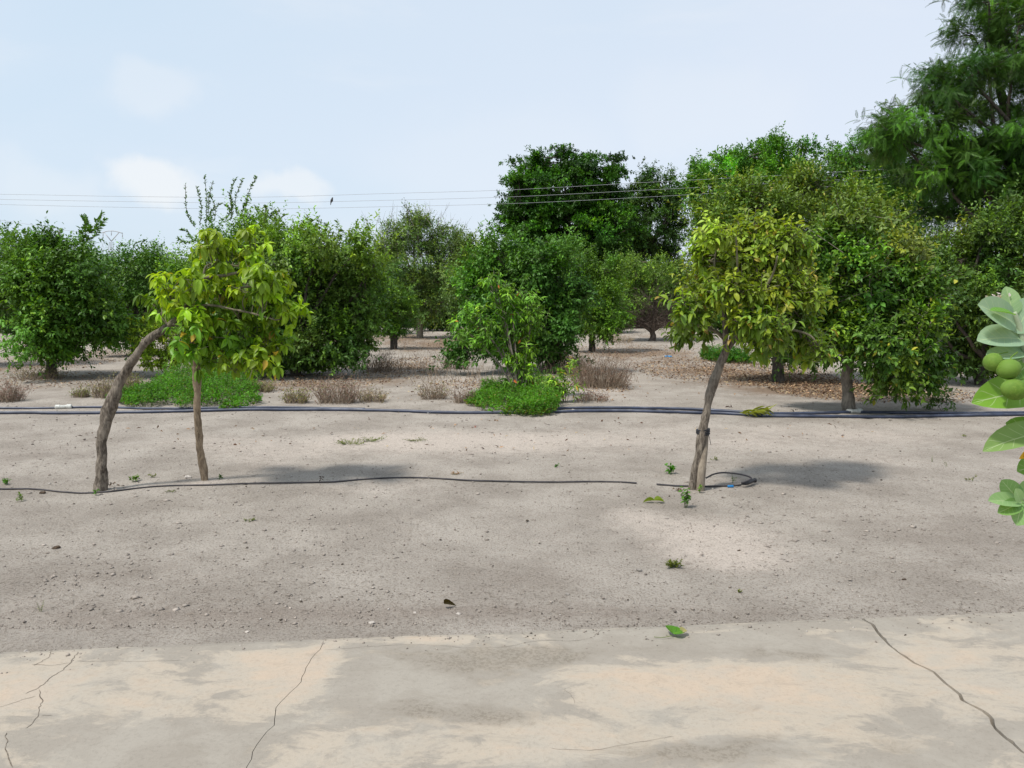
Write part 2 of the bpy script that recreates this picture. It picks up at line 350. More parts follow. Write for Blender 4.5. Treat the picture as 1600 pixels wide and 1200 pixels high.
# ---- concrete slab broken into three plates by two long cracks
SZ = .028
def slab_mat():
    m, t, b, o = mat('old_concrete'); tcn = nn(t, 'ShaderNodeTexCoord'); v = tcn.outputs['Object']
    a = nn(t, 'ShaderNodeAttribute', attribute_name='Col'); s = nn(t, 'ShaderNodeSeparateColor'); t.links.new(a.outputs['Color'], s.inputs[0])
    n1 = noise(t, vmath(t, 'MULTIPLY', v, (1, 2.0, 1)), 1.9, 9, .66, .9); n2 = noise(t, vmath(t, 'MULTIPLY', v, (1, 1.6, 1)), 6.5, 9, .7, .6); fin = noise(t, v, 60, 6, .75); gr = noise(t, v, 260, 3, .7)
    k = math_(t, 'ADD', s.outputs[0], math_(t, 'ADD', math_(t, 'MULTIPLY', math_(t, 'SUBTRACT', n1, .5), 2.4), math_(t, 'MULTIPLY', math_(t, 'SUBTRACT', n2, .5), 1.5)))
    c = mixc(t, maprange(t, k, .42, .76), (.276, .246, .208), (.380, .328, .266))
    c = mixc(t, maprange(t, k, .75, 1.25, 0, .7), c, (.44, .345, .262))
    c = mixc(t, maprange(t, noise(t, v, 3.2, 7, .65, .4), .42, .62, 0, .45), c, (.35, .32, .275))
    d = math_(t, 'ADD', s.outputs[1], math_(t, 'MULTIPLY', math_(t, 'SUBTRACT', n2, .5), 1.5))
    c = mixc(t, maprange(t, d, .05, .6, 0, .85), c, mixc(t, maprange(t, fin, .4, .6), (.175, .150, .118), (.27, .238, .198)))
    c = mixc(t, maprange(t, fin, .48, .7, .0, .5), c, mixc(t, 1.0, c, (.72, .71, .7), 'MULTIPLY'))
    vo = nn(t, 'ShaderNodeTexVoronoi'); cnv(t, v, vo.inputs['Vector']); vo.inputs['Scale'].default_value = 13
    dots = math_(t, 'MULTIPLY', maprange(t, vo.outputs['Distance'], .055, .03), math_(t, 'GREATER_THAN', vo.outputs['Color'], .6))
    c = mixc(t, math_(t, 'MULTIPLY', dots, .6), c, (.16, .14, .12))
    t.links.new(c, b.inputs['Base Color']); b.inputs['Roughness'].default_value = .85; b.inputs['Specular IOR Level'].default_value = .2
    bp = nn(t, 'ShaderNodeBump'); bp.inputs['Strength'].default_value = .35; bp.inputs['Distance'].default_value = .008
    t.links.new(math_(t, 'ADD', math_(t, 'MULTIPLY', n2, 1.5), math_(t, 'ADD', math_(t, 'MULTIPLY', fin, .5), math_(t, 'MULTIPLY', gr, .18))), bp.inputs['Height']); t.links.new(bp.outputs[0], b.inputs['Normal'])
    return m
M_SLAB = slab_mat()
E0 = G(0, 1016, SZ); E1 = G(1600, 953, SZ); ED = (E1-E0).normalized()
def on_edge(px):           # where the pixel column meets the slab's far edge
    a = G(px, 900, SZ); b = G(px, 1100, SZ)
    # intersection in plan
    d1 = b-a; den = d1.x*ED.y-d1.y*ED.x; s = ((E0.x-a.x)*ED.y-(E0.y-a.y)*ED.x)/den
    return Vector((a.x+d1.x*s, a.y+d1.y*s, SZ))
def jag(pxs, n=60, amp=.012, seed=0, first=None):
    pts = [G(x, y, SZ) for x, y in pxs]
    if first is not None: pts[0] = first
    q = smooth_path(pts, n)
    d = fbm(np.stack([q[:, 0]*0+seed, q[:, 1], q[:, 1]*0], -1), 9, 4, .65)*amp
    q[:, 0] += d*np.minimum(1, np.arange(n)/4.0); return q
CR1 = jag([(505, 994), (480, 1050), (450, 1085), (432, 1120), (405, 1155), (394, 1200)], 70, .018, 3, on_edge(505))
CR2 = jag([(1345, 962), (1380, 995), (1440, 1040), (1500, 1085), (1560, 1135), (1600, 1172)], 80, .018, 9, on_edge(1345))
def extend(q, to):
    e = np.linspace(0, 1, 30)[1:, None]; ex = q[-1]+(np.array(to)-q[-1])*e
    ex[:-1, 0] += .012*fbm(ex[:-1]*1.0, 8, 3); return np.concatenate([q, ex])
CR1 = extend(CR1, (-1.35, -2.5, SZ)); CR2 = extend(CR2, (2.6, .9, SZ))
LEFT = E0-ED*9
def edge_x_to_y(x): return E0.y+(x-E0.x)*ED.y/ED.x
def slab_plate(name, left, right):
    """a plate between two border polylines running away from the far edge, as a grid with thickness"""
    n = 140; m = 90
    def rs(q):
        L = np.concatenate([[0], np.cumsum(np.linalg.norm(np.diff(q, axis=0), axis=1))]); t = np.linspace(0, L[-1], n)
        return np.stack([np.interp(t, L, q[:, k]) for k in range(3)], -1)
    if len(left) == len(right) == 2: pass
    a, b = rs(left), rs(right)
    f = np.linspace(0, 1, m)[None, :, None]; V = a[:, None]*(1-f)+b[:, None]*f
    X, Y = V[..., 0], V[..., 1]
    p = np.stack([X, Y, 0*X], -1)
    Z = SZ+.0025*vnoise(p, 1.3)
    # worn rounded rim and slightly ragged far edge
    V[0, :, 1] += .006*fbm(p[0], 12, 3)
    Z[0, :] -= .010
    V[..., 2] = Z
    V = np.concatenate([V, V[:1]+np.array([0, .004, -.1])], 0) if False else V
    top = V.reshape(-1, 3)
    i = np.arange(n-1)[:, None]*m+np.arange(m-1)
    Q = np.stack([i, i+m, i+m+1, i+1], -1).reshape(-1, 4)
    # skirt
    ring = list(range(m))+[k*m+m-1 for k in range(1, n)]+[(n-1)*m+k for k in range(m-2, -1, -1)]+[k*m for k in range(n-2, 0, -1)]
    low = top[ring].copy(); low[:, 2] = -.10; nb = len(ring); base = len(top)
    k = np.arange(nb); r = np.array(ring)
    S = np.stack([r, r[(k+1) % nb], base+(k+1) % nb, base+k], -1)
    VV = np.concatenate([top, low]); x, y = VV[:, 0], VV[:, 1]
    warm = .5+gauss_sum(x, y, [(40, 1090, 90, 45, .7), (430, 1060, 60, 40, .5), (490, 1060, 35, 40, .8), (620, 1055, 30, 10, -.2), (1120, 1080, 190, 50, .75), (1330, 1100, 120, 45, .45), (690, 1010, 70, 10, .5),
                               (1500, 1060, 120, 60, .4), (880, 1165, 140, 30, .5), (230, 1110, 140, 20, .35), (700, 1090, 140, 40, -.5), (250, 1170, 160, 30, -.35), (420, 1010, 200, 12, -.1), (1200, 1020, 180, 22, -.7),
                               (1010, 1005, 120, 12, -.4), (600, 1050, 80, 30, -.4), (1420, 1120, 50, 30, -.6), (350, 1050, 120, 25, .1), (700, 1150, 80, 25, .3)])
    dk = gauss_sum(x, y, [(720, 1040, 120, 22, .6), (820, 1035, 90, 16, .4), (1230, 1030, 120, 12, .45), (650, 1120, 90, 20, .45), (780, 1130, 80, 16, .5), (1100, 1190, 130, 18, .6), (880, 1030, 60, 14, .4), (1400, 1180, 60, 20, .3), (330, 1190, 120, 16, .2),
                          (1020, 1025, 60, 12, .25), (1180, 1170, 60, 14, .35), (1160, 1115, 60, 8, .2)])
    me = mesh(name, VV, [Q, S], False, np.stack([warm, np.clip(dk, 0, 1), 0*x], -1))
    tag(link(name, me, M_SLAB), kind='structure')
def seg(a, b): return np.linspace(np.array(a, float), np.array(b, float), 40)
gap = np.array([.0022, 0, 0])
lp = (-9.0, edge_x_to_y(-9.0), SZ); rp = (3.1, edge_x_to_y(3.1), SZ)
slab_plate('concrete_slab', seg(lp, (-9, -2.5, SZ)), CR1-gap*.6)
c2 = CR2.copy(); wv = .006+.006*(vnoise(CR2, 6)*.5+.5); 
cA = CR2.copy(); cA[:, 0] -= wv; cB = CR2.copy(); cB[:, 0] += wv*.6
mid_end = np.concatenate([cA, seg(cA[-1], (2.6, -2.5, SZ))[1:]])
slab_plate('concrete_slab', CR1+gap*.6, mid_end)
slab_plate('concrete_slab', cB, seg(rp, (2.75, .9, SZ)))

# fine hairline cracks drawn as dark strips on the plates
M_CRACK = plain('crack_dark', (.15, .125, .1), .95, .4, 40, .05)
def hairline(pxs, wid, seed):
    n = max(14, len(pxs)*12); q = jag(pxs, n, .016, seed); q[:, 1] += .006*fbm(q, 14, 3)
    T = unit(np.gradient(q, axis=0)); S = np.stack([-T[:, 1], T[:, 0], 0*T[:, 0]], -1)
    wd = wid*(.35+.65*np.abs(vnoise(q, 17)))*np.minimum(1, np.minimum(np.arange(n), np.arange(n)[::-1])/3.+.15)
    z = SZ+.0030; V = np.concatenate([q+S*wd[:, None], q-S*wd[:, None]]); V[:, 2] = SZ+.0025*vnoise(np.stack([V[:, 0], V[:, 1], 0*V[:, 0]], -1), 1.3)+.0012
    i = np.arange(n-1); return V, np.stack([i, i+1, i+1+n, i+n], -1)
HV = []; HQ = []; hn = 0
for k, (pxs, wd) in enumerate([([(122, 1018), (105, 1040), (78, 1058), (42, 1085)], .0030), ([(84, 1014), (66, 1030), (50, 1040)], .0022), ([(60, 1078), (66, 1100), (62, 1120), (40, 1138)], .0028), ([(50, 1038), (80, 1039), (108, 1036)], .0014),
                          ([(10, 1145), (8, 1170), (15, 1200)], .0026), ([(944, 980), (925, 995), (890, 1001), (850, 1000), (760, 1012), (640, 1008), (505, 1016)], .0010), ([(66, 1118), (85, 1117)], .0014),
                          ([(860, 1168), (930, 1172), (1000, 1160), (1060, 1150)], .0010), ([(884, 1075), (895, 1100)], .0011), ([(0, 1105), (22, 1098), (50, 1088)], .0016), ([(120, 1033), (210, 1034), (290, 1032)], .001)]):
    V, Q = hairline(pxs, wd, k*3.1); HV.append(V); HQ.append(Q+hn); hn += len(V)
tag(link('crack', mesh('crack', np.concatenate(HV), [np.concatenate(HQ)]), M_CRACK), kind='structure')

# ------------------------------------------------------------------ trees
def lobes_w(lobes, Y, dy=0.5, depth=1.0, rng=R):
    """lobes given as (px, py, rx, ry[, depth offset in metres]) of the photograph -> world ellipsoids round the trunk's distance"""
    out = []
    for L in lobes:
        px, py, rx, ry = L[:4]; off = L[4] if len(L) > 4 else rng.uniform(-dy, dy)
        Yl = Y+off; c = P(px, py, Yl); k = Yl/F
        out.append((np.array(c), np.array([rx*k, max(rx, ry)*k*depth*.9, ry*k])))
    return out
def foliage(lobes, n_leaf, leaf, tm, base, per_shoot=9, shoot=.3, clump=.32, up=.35, spread=.8, droop=.25, var=.22, tip=(1.8, 1.6, .9), tipf=.38, yellow=.0, ycol=(.35, .22, .04), aspect=.5, inner=.45, angle=55, rosette=False, seed=1, zmin=.05, dens=.55, rag=.3, flat=1.0, shr=1.0):
    rng = np.random.default_rng(seed)
    area = np.array([np.prod(l[1])**(2/3.) for l in lobes]); nsh = max(8, int(n_leaf/per_shoot))
    ncl = [max(3, int(dens*a*14/(clump**2*3))) for a in area]; ncl = [min(260, c) for c in ncl]
    C = []; O = []; sh_ = (.58*shoot+.28*clump)*shr; lobes = [(c, np.maximum(r-sh_, .5*r)) for c, r in lobes]
    for (c, r), k in zip(lobes, ncl):
        d = unit(rng.normal(size=(k, 3))); rad = (inner+(1-inner)*rng.random((k, 1))**.55)*(1+rag*vnoise(d*1.0+c, 2.6)[:, None])
        p = c+d*r*rad; nrm = unit(d/r)
        C.append(p); O.append(nrm)
    C = np.concatenate(C); O = np.concatenate(O)
    # fewer clumps deep inside other lobes
    keep = np.ones(len(C), bool)
    for c, r in lobes: keep &= (((C-c)/r)**2).sum(1) > inner**2*.55
    C = C[keep]; O = O[keep]; K = len(C)
    ctint = np.exp(rng.normal(0, var, (K, 1)))*np.exp(rng.normal(0, var*.35, (K, 3))*np.array([1, .3, .6]))
    cnew_sunlit = rng.random(K) < tipf; csz = rng.uniform(.6, 1.35, K)
    si = rng.integers(0, K, nsh)
    base_p = C[si]+rng.normal(size=(nsh, 3))*clump*.48*csz[si, None]*np.array([1.25 if flat < 1 else 1, 1.25 if flat < 1 else 1, flat])
    sd_ = unit(O[si]*.9+rng.normal(size=(nsh, 3))*spread*.6+np.array([0, 0, up]))
    sl = shoot*rng.uniform(.5, 1.3, nsh)*(1+.6*(rng.random(nsh) < .05)*(sd_[:, 2] > .2))
    stem_tint = ctint[si]*np.exp(rng.normal(0, .12, (nsh, 1)))
    A = base_p; B = base_p+sd_*sl[:, None]
    n = nsh*per_shoot; s = np.repeat(np.arange(nsh), per_shoot); j = np.tile(np.arange(per_shoot), nsh)
    t = np.full(n, .95)+rng.normal(0, .04, n) if rosette else (j+.7)/per_shoot
    D = sd_[s]; ref = unit(np.cross(D, unit(rng.normal(size=(nsh, 3)))[s]))
    v = np.cross(D, ref); az = j*2.39996+rng.uniform(0, 6.28, nsh)[s]+rng.normal(0, .3, n)
    an = np.radians(angle*(1.1-.5*(j/per_shoot if rosette else t))+rng.normal(0, 14, n))
    rad = np.cos(az)[:, None]*ref+np.sin(az)[:, None]*v
    LD = D*np.cos(an)[:, None]+rad*np.sin(an)[:, None]; LD[:, 2] -= droop*rng.uniform(.4, 1.6, n); LD = unit(LD)
    pos = A[s]+D*(sl[s]*t)[:, None]
    N = unit(np.array([0, 0, .9])+D*.5+rng.normal(size=(n, 3))*.45)
    L = leaf*rng.uniform(.6, 1.25, n)*(1-.25*(t > .85)); W = L*aspect*rng.uniform(.8, 1.2, n)
    col = np.array(base)*stem_tint[s]*np.exp(rng.normal(0, .16, (n, 1)))
    m = cnew_sunlit[si][s] & (t > .6); col[m] *= np.array(tip)  # paler new growth, its brightness also painting in sunlit patches
    if yellow:
        ym = rng.random(n) < yellow; col[ym] = np.array(ycol)*np.exp(rng.normal(0, .25, (ym.sum(), 1)))
    ok = pos[:, 2] > zmin+L*.4
    return dict(P=pos[ok], D=LD[ok], N=N[ok], L=L[ok], W=W[ok], col=np.clip(col[ok], .005, .7), T=tm, A=A, B=B, C=C, droop=None)
def join_f(fs):
    o = dict(fs[0])
    for k in ('P', 'D', 'N', 'L', 'W', 'col', 'A', 'B', 'C'): o[k] = np.concatenate([f[k] for f in fs])
    return o
def crown_obj(name, f, mt, parent):
    me = leaves(name, f['P'], f['D'], f['N'], f['L'], f['W'], f['col'], f['T'], f['droop'])
    return link(name, me, mt, parent)
def limbs(f, lobes, fork, r0, twigs=60, mb=M_BARKD, parent=None, seed=0, shoot_stems=0, twig_r=.012, bare=None):
    """limbs from the fork into each lobe, branches to clumps, twigs to shoots: one mesh"""
    rng = np.random.default_rng(seed+99); tb = Tubes(); fork = np.array(fork); ends = []
    for c, r in lobes:
        mid = fork*.5+c*.5+rng.normal(size=3)*np.linalg.norm(c-fork)*.09; 
        q = smooth_path([fork, mid, c+np.array([0, 0, r[2]*.25])], 12, .05, rng.uniform(0, 50)); tb.add(q, [r0, r0*.55, r0*.2], 6, .12, seed=seed); ends.append(q)
    allp = np.concatenate(ends)
    C = f['C']; idx = rng.permutation(len(C))[:twigs]
    for c in C[idx]:
        d = np.linalg.norm(allp-c, axis=1); a = allp[np.argmin(d+rng.random(len(d))*.15)]
        mid = (a+c)/2+rng.normal(size=3)*.12*np.linalg.norm(c-a)+np.array([0, 0, -.06*np.linalg.norm(c-a)])
        tb.add(smooth_path([a, mid, c], 6), [twig_r*1.3, twig_r*.4], 4, cap=False)
    if shoot_stems:
        k = rng.permutation(len(f['A']))[:shoot_stems]; V, Q = stems(f['A'][k]-(f['B'][k]-f['A'][k])*.5, f['B'][k], twig_r*.45, twig_r*.2)
        tb.V.append(V); tb.Q.append(Q+tb.n); tb.n += len(V)
    if bare is not None:
        V, Q = stems(bare[0], bare[1], bare[2], bare[2]*.35); tb.V.append(V); tb.Q.append(Q+tb.n); tb.n += len(V)
    return link('branches', tb.mesh('branches'), mb, parent)
def trunk_obj(pts, rad, mb, parent, sides=10, lump=.18, n=26, extra=()):
    tb = Tubes(); tb.add(smooth_path(pts, n, .015, pts[0][0]), rad, sides, lump)
    for e, r in extra: tb.add(smooth_path(e, n, .01, e[0][0]), r, sides, lump)
    return link('trunk', tb.mesh('trunk'), mb, parent)

def tree(name, label, base, lobes, n_leaf, col, Y=None, leaf=.085, tm=T_SMALL, tr=.09, fork=.28, group=None, mb=M_BARKD, ml=M_LEAF, twigs=60, stemsn=0, dy=.5, seed=0, trunkpts=None, cat='tree', bare=None, depth=1.0, lowlobes=None, twig_r=.012, fork_at=None, **kw):
    g = gp(*base) if Y is None else P(base[0], 600, Y); 
    if Y is not None: g.z = float(gz(g.x, g.y))
    Yt = g.y; rng = np.random.default_rng(seed+500)
    LB = lobes_w(lobes, Yt, dy, depth, rng)
    e = empty(name, g, label, cat, group)
    f = foliage(LB, n_leaf, leaf, tm, col, seed=seed+1, **kw)
    if lowlobes:
        lb2, n2, c2_, kw2 = lowlobes; L2 = lobes_w(lb2, Yt, dy, depth, rng); k = dict(kw); k.update(kw2)
        f = join_f([f, foliage(L2, n2, leaf, tm, c2_, seed=seed+2, **k)]); LB = LB+L2
    top = max(c[2]+r[2] for c, r in LB); fk = Vector((g.x, g.y, g.z+fork*(top-g.z))) if fork_at is None else Vector(fork_at)
    pts = trunkpts or [g+Vector((0, 0, -.05)), g+Vector((.03*rng.normal(), .03, (fk.z-g.z)*.5)), fk]
    trunk_obj(pts, [tr*1.25, tr, tr*.8], mb, e)
    b = bare(g, LB, rng) if bare else None
    limbs(f, LB, fk, tr*.6, twigs, mb, e, seed, stemsn, twig_r, b)
    crown_obj('crown', f, ml, e)
    return e

CIT = (.050, .112, .022); DARK = (.032, .078, .020); OLIVE = (.085, .120, .030); YEL = (.13, .19, .028); GREY = (.078, .098, .046); LIME = (.095, .175, .022)
GO = 'citrus trees of the orchard'
def spray(g, LB, rng, n, top, length, r=.006, fan=.35, lo=.6):
    """bare upright twigs on the top of the crown"""
    A = []; B = []; Rr = []
    for _ in range(n):
        c, rr = LB[rng.integers(0, min(top, len(LB)))]
        a = c+np.array([rng.normal()*rr[0]*.4, rng.normal()*rr[1]*.3, rr[2]*lo]); d = unit(np.array([rng.normal()*fan, rng.normal()*fan, 1.])); L = length*rng.uniform(.4, 1.1)
        m = a+d*L*.5; A.append(a); B.append(m); Rr.append(r); d2 = unit(d+rng.normal(size=3)*.18); A.append(m); B.append(m+d2*L*.5); Rr.append(r*.6)
        for k in range(3):
            s = a+d*L*rng.uniform(.3, .8); A.append(s); B.append(s+unit(d+rng.normal(size=3)*.5)*L*.25); Rr.append(r*.4)
    return np.array(A), np.array(B), np.array(Rr)

# -- left side
tree('citrus_tree', 'dark green tree cut by the left edge of the photo, behind the first full tree', (-30, 572),
     [(-10, 430, 45, 60), (-60, 440, 60, 80), (-15, 380, 30, 35), (-70, 510, 60, 40), (5, 500, 30, 40)], 16000, DARK, group=GO, seed=1, tipf=.25)
def shoots_up(lst, Y, n_leaf, leaf, col, seed):
    """leafy whips standing above a crown: pixel start, pixel end"""
    rng = np.random.default_rng(seed); Pp = []; D = []; A = []; B = []
    for x0, y0, x1, y1 in lst:
        a = np.array(P(x0, y0, Y+rng.uniform(-.4, .4))); b = np.array(P(x1, y1, a[1]+rng.uniform(-.2, .2)))
        q = smooth_path([a, (a+b)/2+rng.normal(size=3)*.06, b], 10); A.append(q[:-1]); B.append(q[1:])
        t = np.sort(rng.random(n_leaf)); p = np.stack([np.interp(t, np.linspace(0, 1, 10), q[:, k]) for k in range(3)], -1)
        ax = unit(b-a); r = unit(np.cross(ax, rng.normal(size=(n_leaf, 3)))); D.append(unit(ax*.75+r*.8)); Pp.append(p)
    Pp = np.concatenate(Pp); D = np.concatenate(D); n = len(Pp)
    return dict(P=Pp, D=D, N=unit(rng.normal(size=(n, 3))*.6+np.array([0, 0, 1.])), L=leaf*rng.uniform(.6, 1.2, n), W=leaf*.45*rng.uniform(.8, 1.2, n), col=np.array(col)*np.exp(rng.normal(0, .25, (n, 1))), A=np.concatenate(A), B=np.concatenate(B), C=Pp[:1], T=T_SMALL, droop=None)
def add_whips(e, lst, n_leaf, leaf, col, seed, r=.009):
    f = shoots_up(lst, e.location.y, n_leaf, leaf, col, seed)
    ob = [c for c in e.children if c.name.startswith('crown')][0]; me2 = leaves('w', f['P'], f['D'], f['N'], f['L'], f['W'], f['col'], f['T'])
    V, Q = stems(f['A'], f['B'], r, r*.6)
    import bmesh
    bm = bmesh.new(); bm.from_mesh(ob.data); bm.from_mesh(me2); bm.to_mesh(ob.data); bm.free(); bpy.data.meshes.remove(me2)
    ob.data.polygons.foreach_set('use_smooth', np.ones(len(ob.data.polygons), bool))
    br = [c for c in e.children if c.name.startswith('branches')][0]; me3 = mesh('w3', V, [Q])
    bm = bmesh.new(); bm.from_mesh(br.data); bm.from_mesh(me3); bm.to_mesh(br.data); bm.free(); bpy.data.meshes.remove(me3)

A = tree('citrus_tree', 'round dark green tree at far left, one leafy shoot standing up from its top', (80, 590),
     [(55, 432, 55, 46), (125, 432, 66, 52), (20, 470, 55, 55), (90, 480, 75, 55), (150, 480, 52, 62), (45, 530, 70, 32), (120, 530, 60, 34), (165, 500, 34, 48), (90, 400, 50, 30), (25, 405, 30, 25)],
     42000, (.055, .120, .022), group=GO, leaf=.095, tm=T_MID, tr=.10, fork=.22, seed=2, twigs=120, stemsn=500, tip=(1.7, 1.5, .8), tipf=.3, shoot=.33)
add_whips(A, [(45, 400, 38, 362), (90, 390, 92, 358), (118, 385, 135, 340), (135, 375, 150, 345), (138, 365, 165, 342), (132, 360, 128, 338), (25, 400, 12, 365), (125, 365, 160, 333), (50, 390, 57, 368)], 60, .10, (.06, .13, .025), 5)
B_ = tree('citrus_tree', 'mid green second-row tree between the far left tree and the leaning sapling', (212, 556),
     [(205, 430, 50, 42), (175, 410, 28, 24), (240, 440, 40, 50), (200, 480, 60, 50), (240, 500, 45, 42), (180, 520, 45, 30), (225, 405, 28, 22)],
     24000, (.045, .105, .022), group=GO, leaf=.09, seed=3, tipf=.45, shoot=.36)
add_whips(B_, [(217, 395, 219, 378), (228, 400, 228, 375), (186, 400, 190, 380), (245, 400, 246, 382)], 26, .09, (.06, .12, .03), 6)
C_ = tree('citrus_tree', 'light green tree with tall leafy whips shooting above its crown, behind the leaning sapling', (350, 572),
     [(350, 380, 48, 32), (400, 365, 40, 36), (330, 420, 50, 40), (400, 420, 58, 50), (360, 480, 68, 50), (290, 460, 42, 44), (430, 380, 30, 30), (295, 415, 34, 25), (340, 530, 80, 26)],
     34000, (.072, .145, .026), group=GO, leaf=.085, seed=4, tipf=.5, shoot=.35, tip=(1.5, 1.4, .8))
add_whips(C_, [(305, 355, 290, 288), (312, 352, 306, 290), (322, 350, 320, 274), (328, 350, 333, 282), (300, 375, 284, 360), (330, 345, 345, 318), (352, 345, 352, 322), (362, 340, 368, 279), (370, 335, 379, 280),
                (382, 335, 400, 277), (395, 345, 398, 325), (335, 345, 326, 300), (360, 345, 357, 300), (410, 345, 416, 325), (425, 345, 432, 332), (375, 345, 388, 306), (300, 380, 278, 372)], 70, .075, (.06, .115, .035), 8)
Dt = tree('citrus_tree', 'broad dark green tree reaching almost to the ground, just right of the leaning sapling', (462, 587),
     [(480, 405, 62, 36), (540, 408, 45, 32), (440, 420, 55, 45), (520, 440, 68, 50), (470, 480, 85, 55), (560, 470, 48, 50), (410, 500, 60, 55), (520, 530, 75, 42), (440, 540, 90, 38), (560, 520, 40, 40), (460, 565, 60, 18), (380, 540, 40, 30), (525, 568, 40, 16)],
     56000, (.055, .104, .026), group=GO, leaf=.088, tm=T_MID, tr=.10, fork=.15, seed=5, twigs=130, stemsn=600, tip=(1.7, 1.65, .8), tipf=.35,
     lowlobes=([(500, 382, 80, 22), (555, 398, 40, 24), (425, 378, 50, 24), (585, 420, 22, 22)], 9000, (.10, .17, .030), {}))
add_whips(Dt, [(490, 365, 490, 345), (508, 370, 510, 352), (530, 375, 534, 362), (412, 360, 417, 323), (432, 360, 436, 326), (440, 368, 446, 336), (470, 360, 472, 350)], 40, .08, (.085, .14, .035), 9)
tree('citrus_tree', 'small light green tree between the broad dark tree and the grey-green tree', (615, 545),
     [(600, 455, 38, 40), (630, 470, 28, 34), (590, 500, 36, 26), (610, 425, 20, 18), (622, 505, 24, 20)], 13000, (.06, .125, .025), group=GO, leaf=.095, seed=6, tipf=.45, fork=.35, tr=.11)
tree('citrus_tree', 'tall grey-green tree with bare grey twigs sticking out of its top', (656, 529),
     [(650, 365, 55, 28), (610, 380, 38, 28), (700, 385, 42, 30), (650, 410, 75, 36), (600, 420, 35, 40), (700, 430, 50, 45), (650, 450, 60, 40), (690, 480, 58, 28), (640, 485, 40, 24), (650, 345, 26, 14), (590, 400, 20, 18), (725, 400, 24, 30)],
     52000, (.082, .138, .048), group=GO, leaf=.105, seed=7, tipf=.25, tr=.12, fork=.30, twigs=120, stemsn=900, twig_r=.014, inner=.3, shoot=.5, mb=bark('pale_bark', (.16, .13, .10), (.30, .26, .21)),
     bare=lambda g, LB, r: spray(g, LB, r, 85, 5, 1.25, .011, .45, .3))
tree('citrus_tree', 'olive green tree partly hidden behind the round dark tree in the middle', (752, 552),
     [(735, 400, 38, 32), (765, 395, 26, 22), (740, 440, 50, 45), (770, 470, 50, 45), (725, 490, 32, 30)], 18000, (.062, .105, .03), group=GO, leaf=.095, seed=8, tipf=.4)
tree('citrus_tree', 'round dark green tree in the middle of the photo behind the young bright tree', (858, 582),
     [(840, 420, 55, 36), (790, 430, 45, 40), (870, 460, 55, 48), (800, 480, 60, 50), (850, 520, 62, 40), (760, 510, 45, 40), (735, 540, 32, 28), (890, 510, 32, 42), (870, 400, 30, 22), (800, 540, 50, 25), (880, 545, 32, 20), (745, 480, 30, 30)],
     48000, (.040, .100, .022), group=GO, leaf=.095, tm=T_MID, tr=.09, fork=.15, seed=9, twigs=120, stemsn=500, tipf=.25, tip=(1.6, 1.6, .9),
     lowlobes=([(770, 400, 34, 22), (820, 400, 48, 20), (750, 440, 34, 30)], 6000, (.055, .135, .028), {}))
I_ = tree('citrus_tree', 'yellow-green bushy tree in the second row below the tall dark trees', (925, 548),
     [(910, 415, 38, 28), (945, 430, 42, 34), (915, 460, 48, 38), (950, 480, 42, 34), (930, 505, 40, 22), (895, 500, 30, 22), (955, 512, 34, 18)], 24000, (.065, .130, .024), group=GO, leaf=.09, seed=10, tipf=.5, tip=(1.4, 1.3, .8))
add_whips(I_, [(880, 400, 881, 378), (905, 400, 908, 378), (925, 400, 928, 382), (960, 410, 962, 392), (945, 405, 943, 388), (893, 400, 892, 384)], 30, .08, (.08, .15, .03), 12)
def undertwigs(g, LB, r):
    A = []; B = []; Rr = []; o = np.array(g)+np.array([0, 0, .55])
    for _ in range(420):
        d = unit(np.array([r.normal()*.9, r.normal()*.8, r.uniform(-.05, 1.0)])); L = r.uniform(.7, 1.9); a = o+d*r.uniform(.1, .8); m = a+d*L*.5+r.normal(size=3)*.05
        e_ = m+unit(d+r.normal(size=3)*.35)*L*.5; A += [a, m]; B += [m, e_]; Rr += [.012, .007]
        for k in range(3):
            s = m+(e_-m)*r.random(); A.append(s); B.append(s+unit(d+r.normal(size=3)*.7)*.4); Rr.append(.005)
    A, B, Rr = np.array(A), np.array(B), np.array(Rr); B[:, 2] = np.maximum(B[:, 2], .15); return A, B, Rr
tree('citrus_tree', 'tree with bare brown twigs below and thin light green leaves on top, short dark trunk', (1018, 532),
     [(990, 425, 35, 24), (1030, 430, 42, 26), (1000, 460, 48, 32), (1050, 455, 34, 34), (965, 450, 22, 34), (1065, 500, 22, 30), (970, 490, 22, 26), (1010, 415, 44, 22), (1062, 425, 26, 26), (1075, 470, 18, 30)], 21000, (.075, .135, .030), group=GO, leaf=.09, seed=11, tipf=.4, mb=bark('brown_twigs', (.08, .062, .05), (.19, .15, .125)), tr=.12, fork=.1, bare=undertwigs, twigs=80)
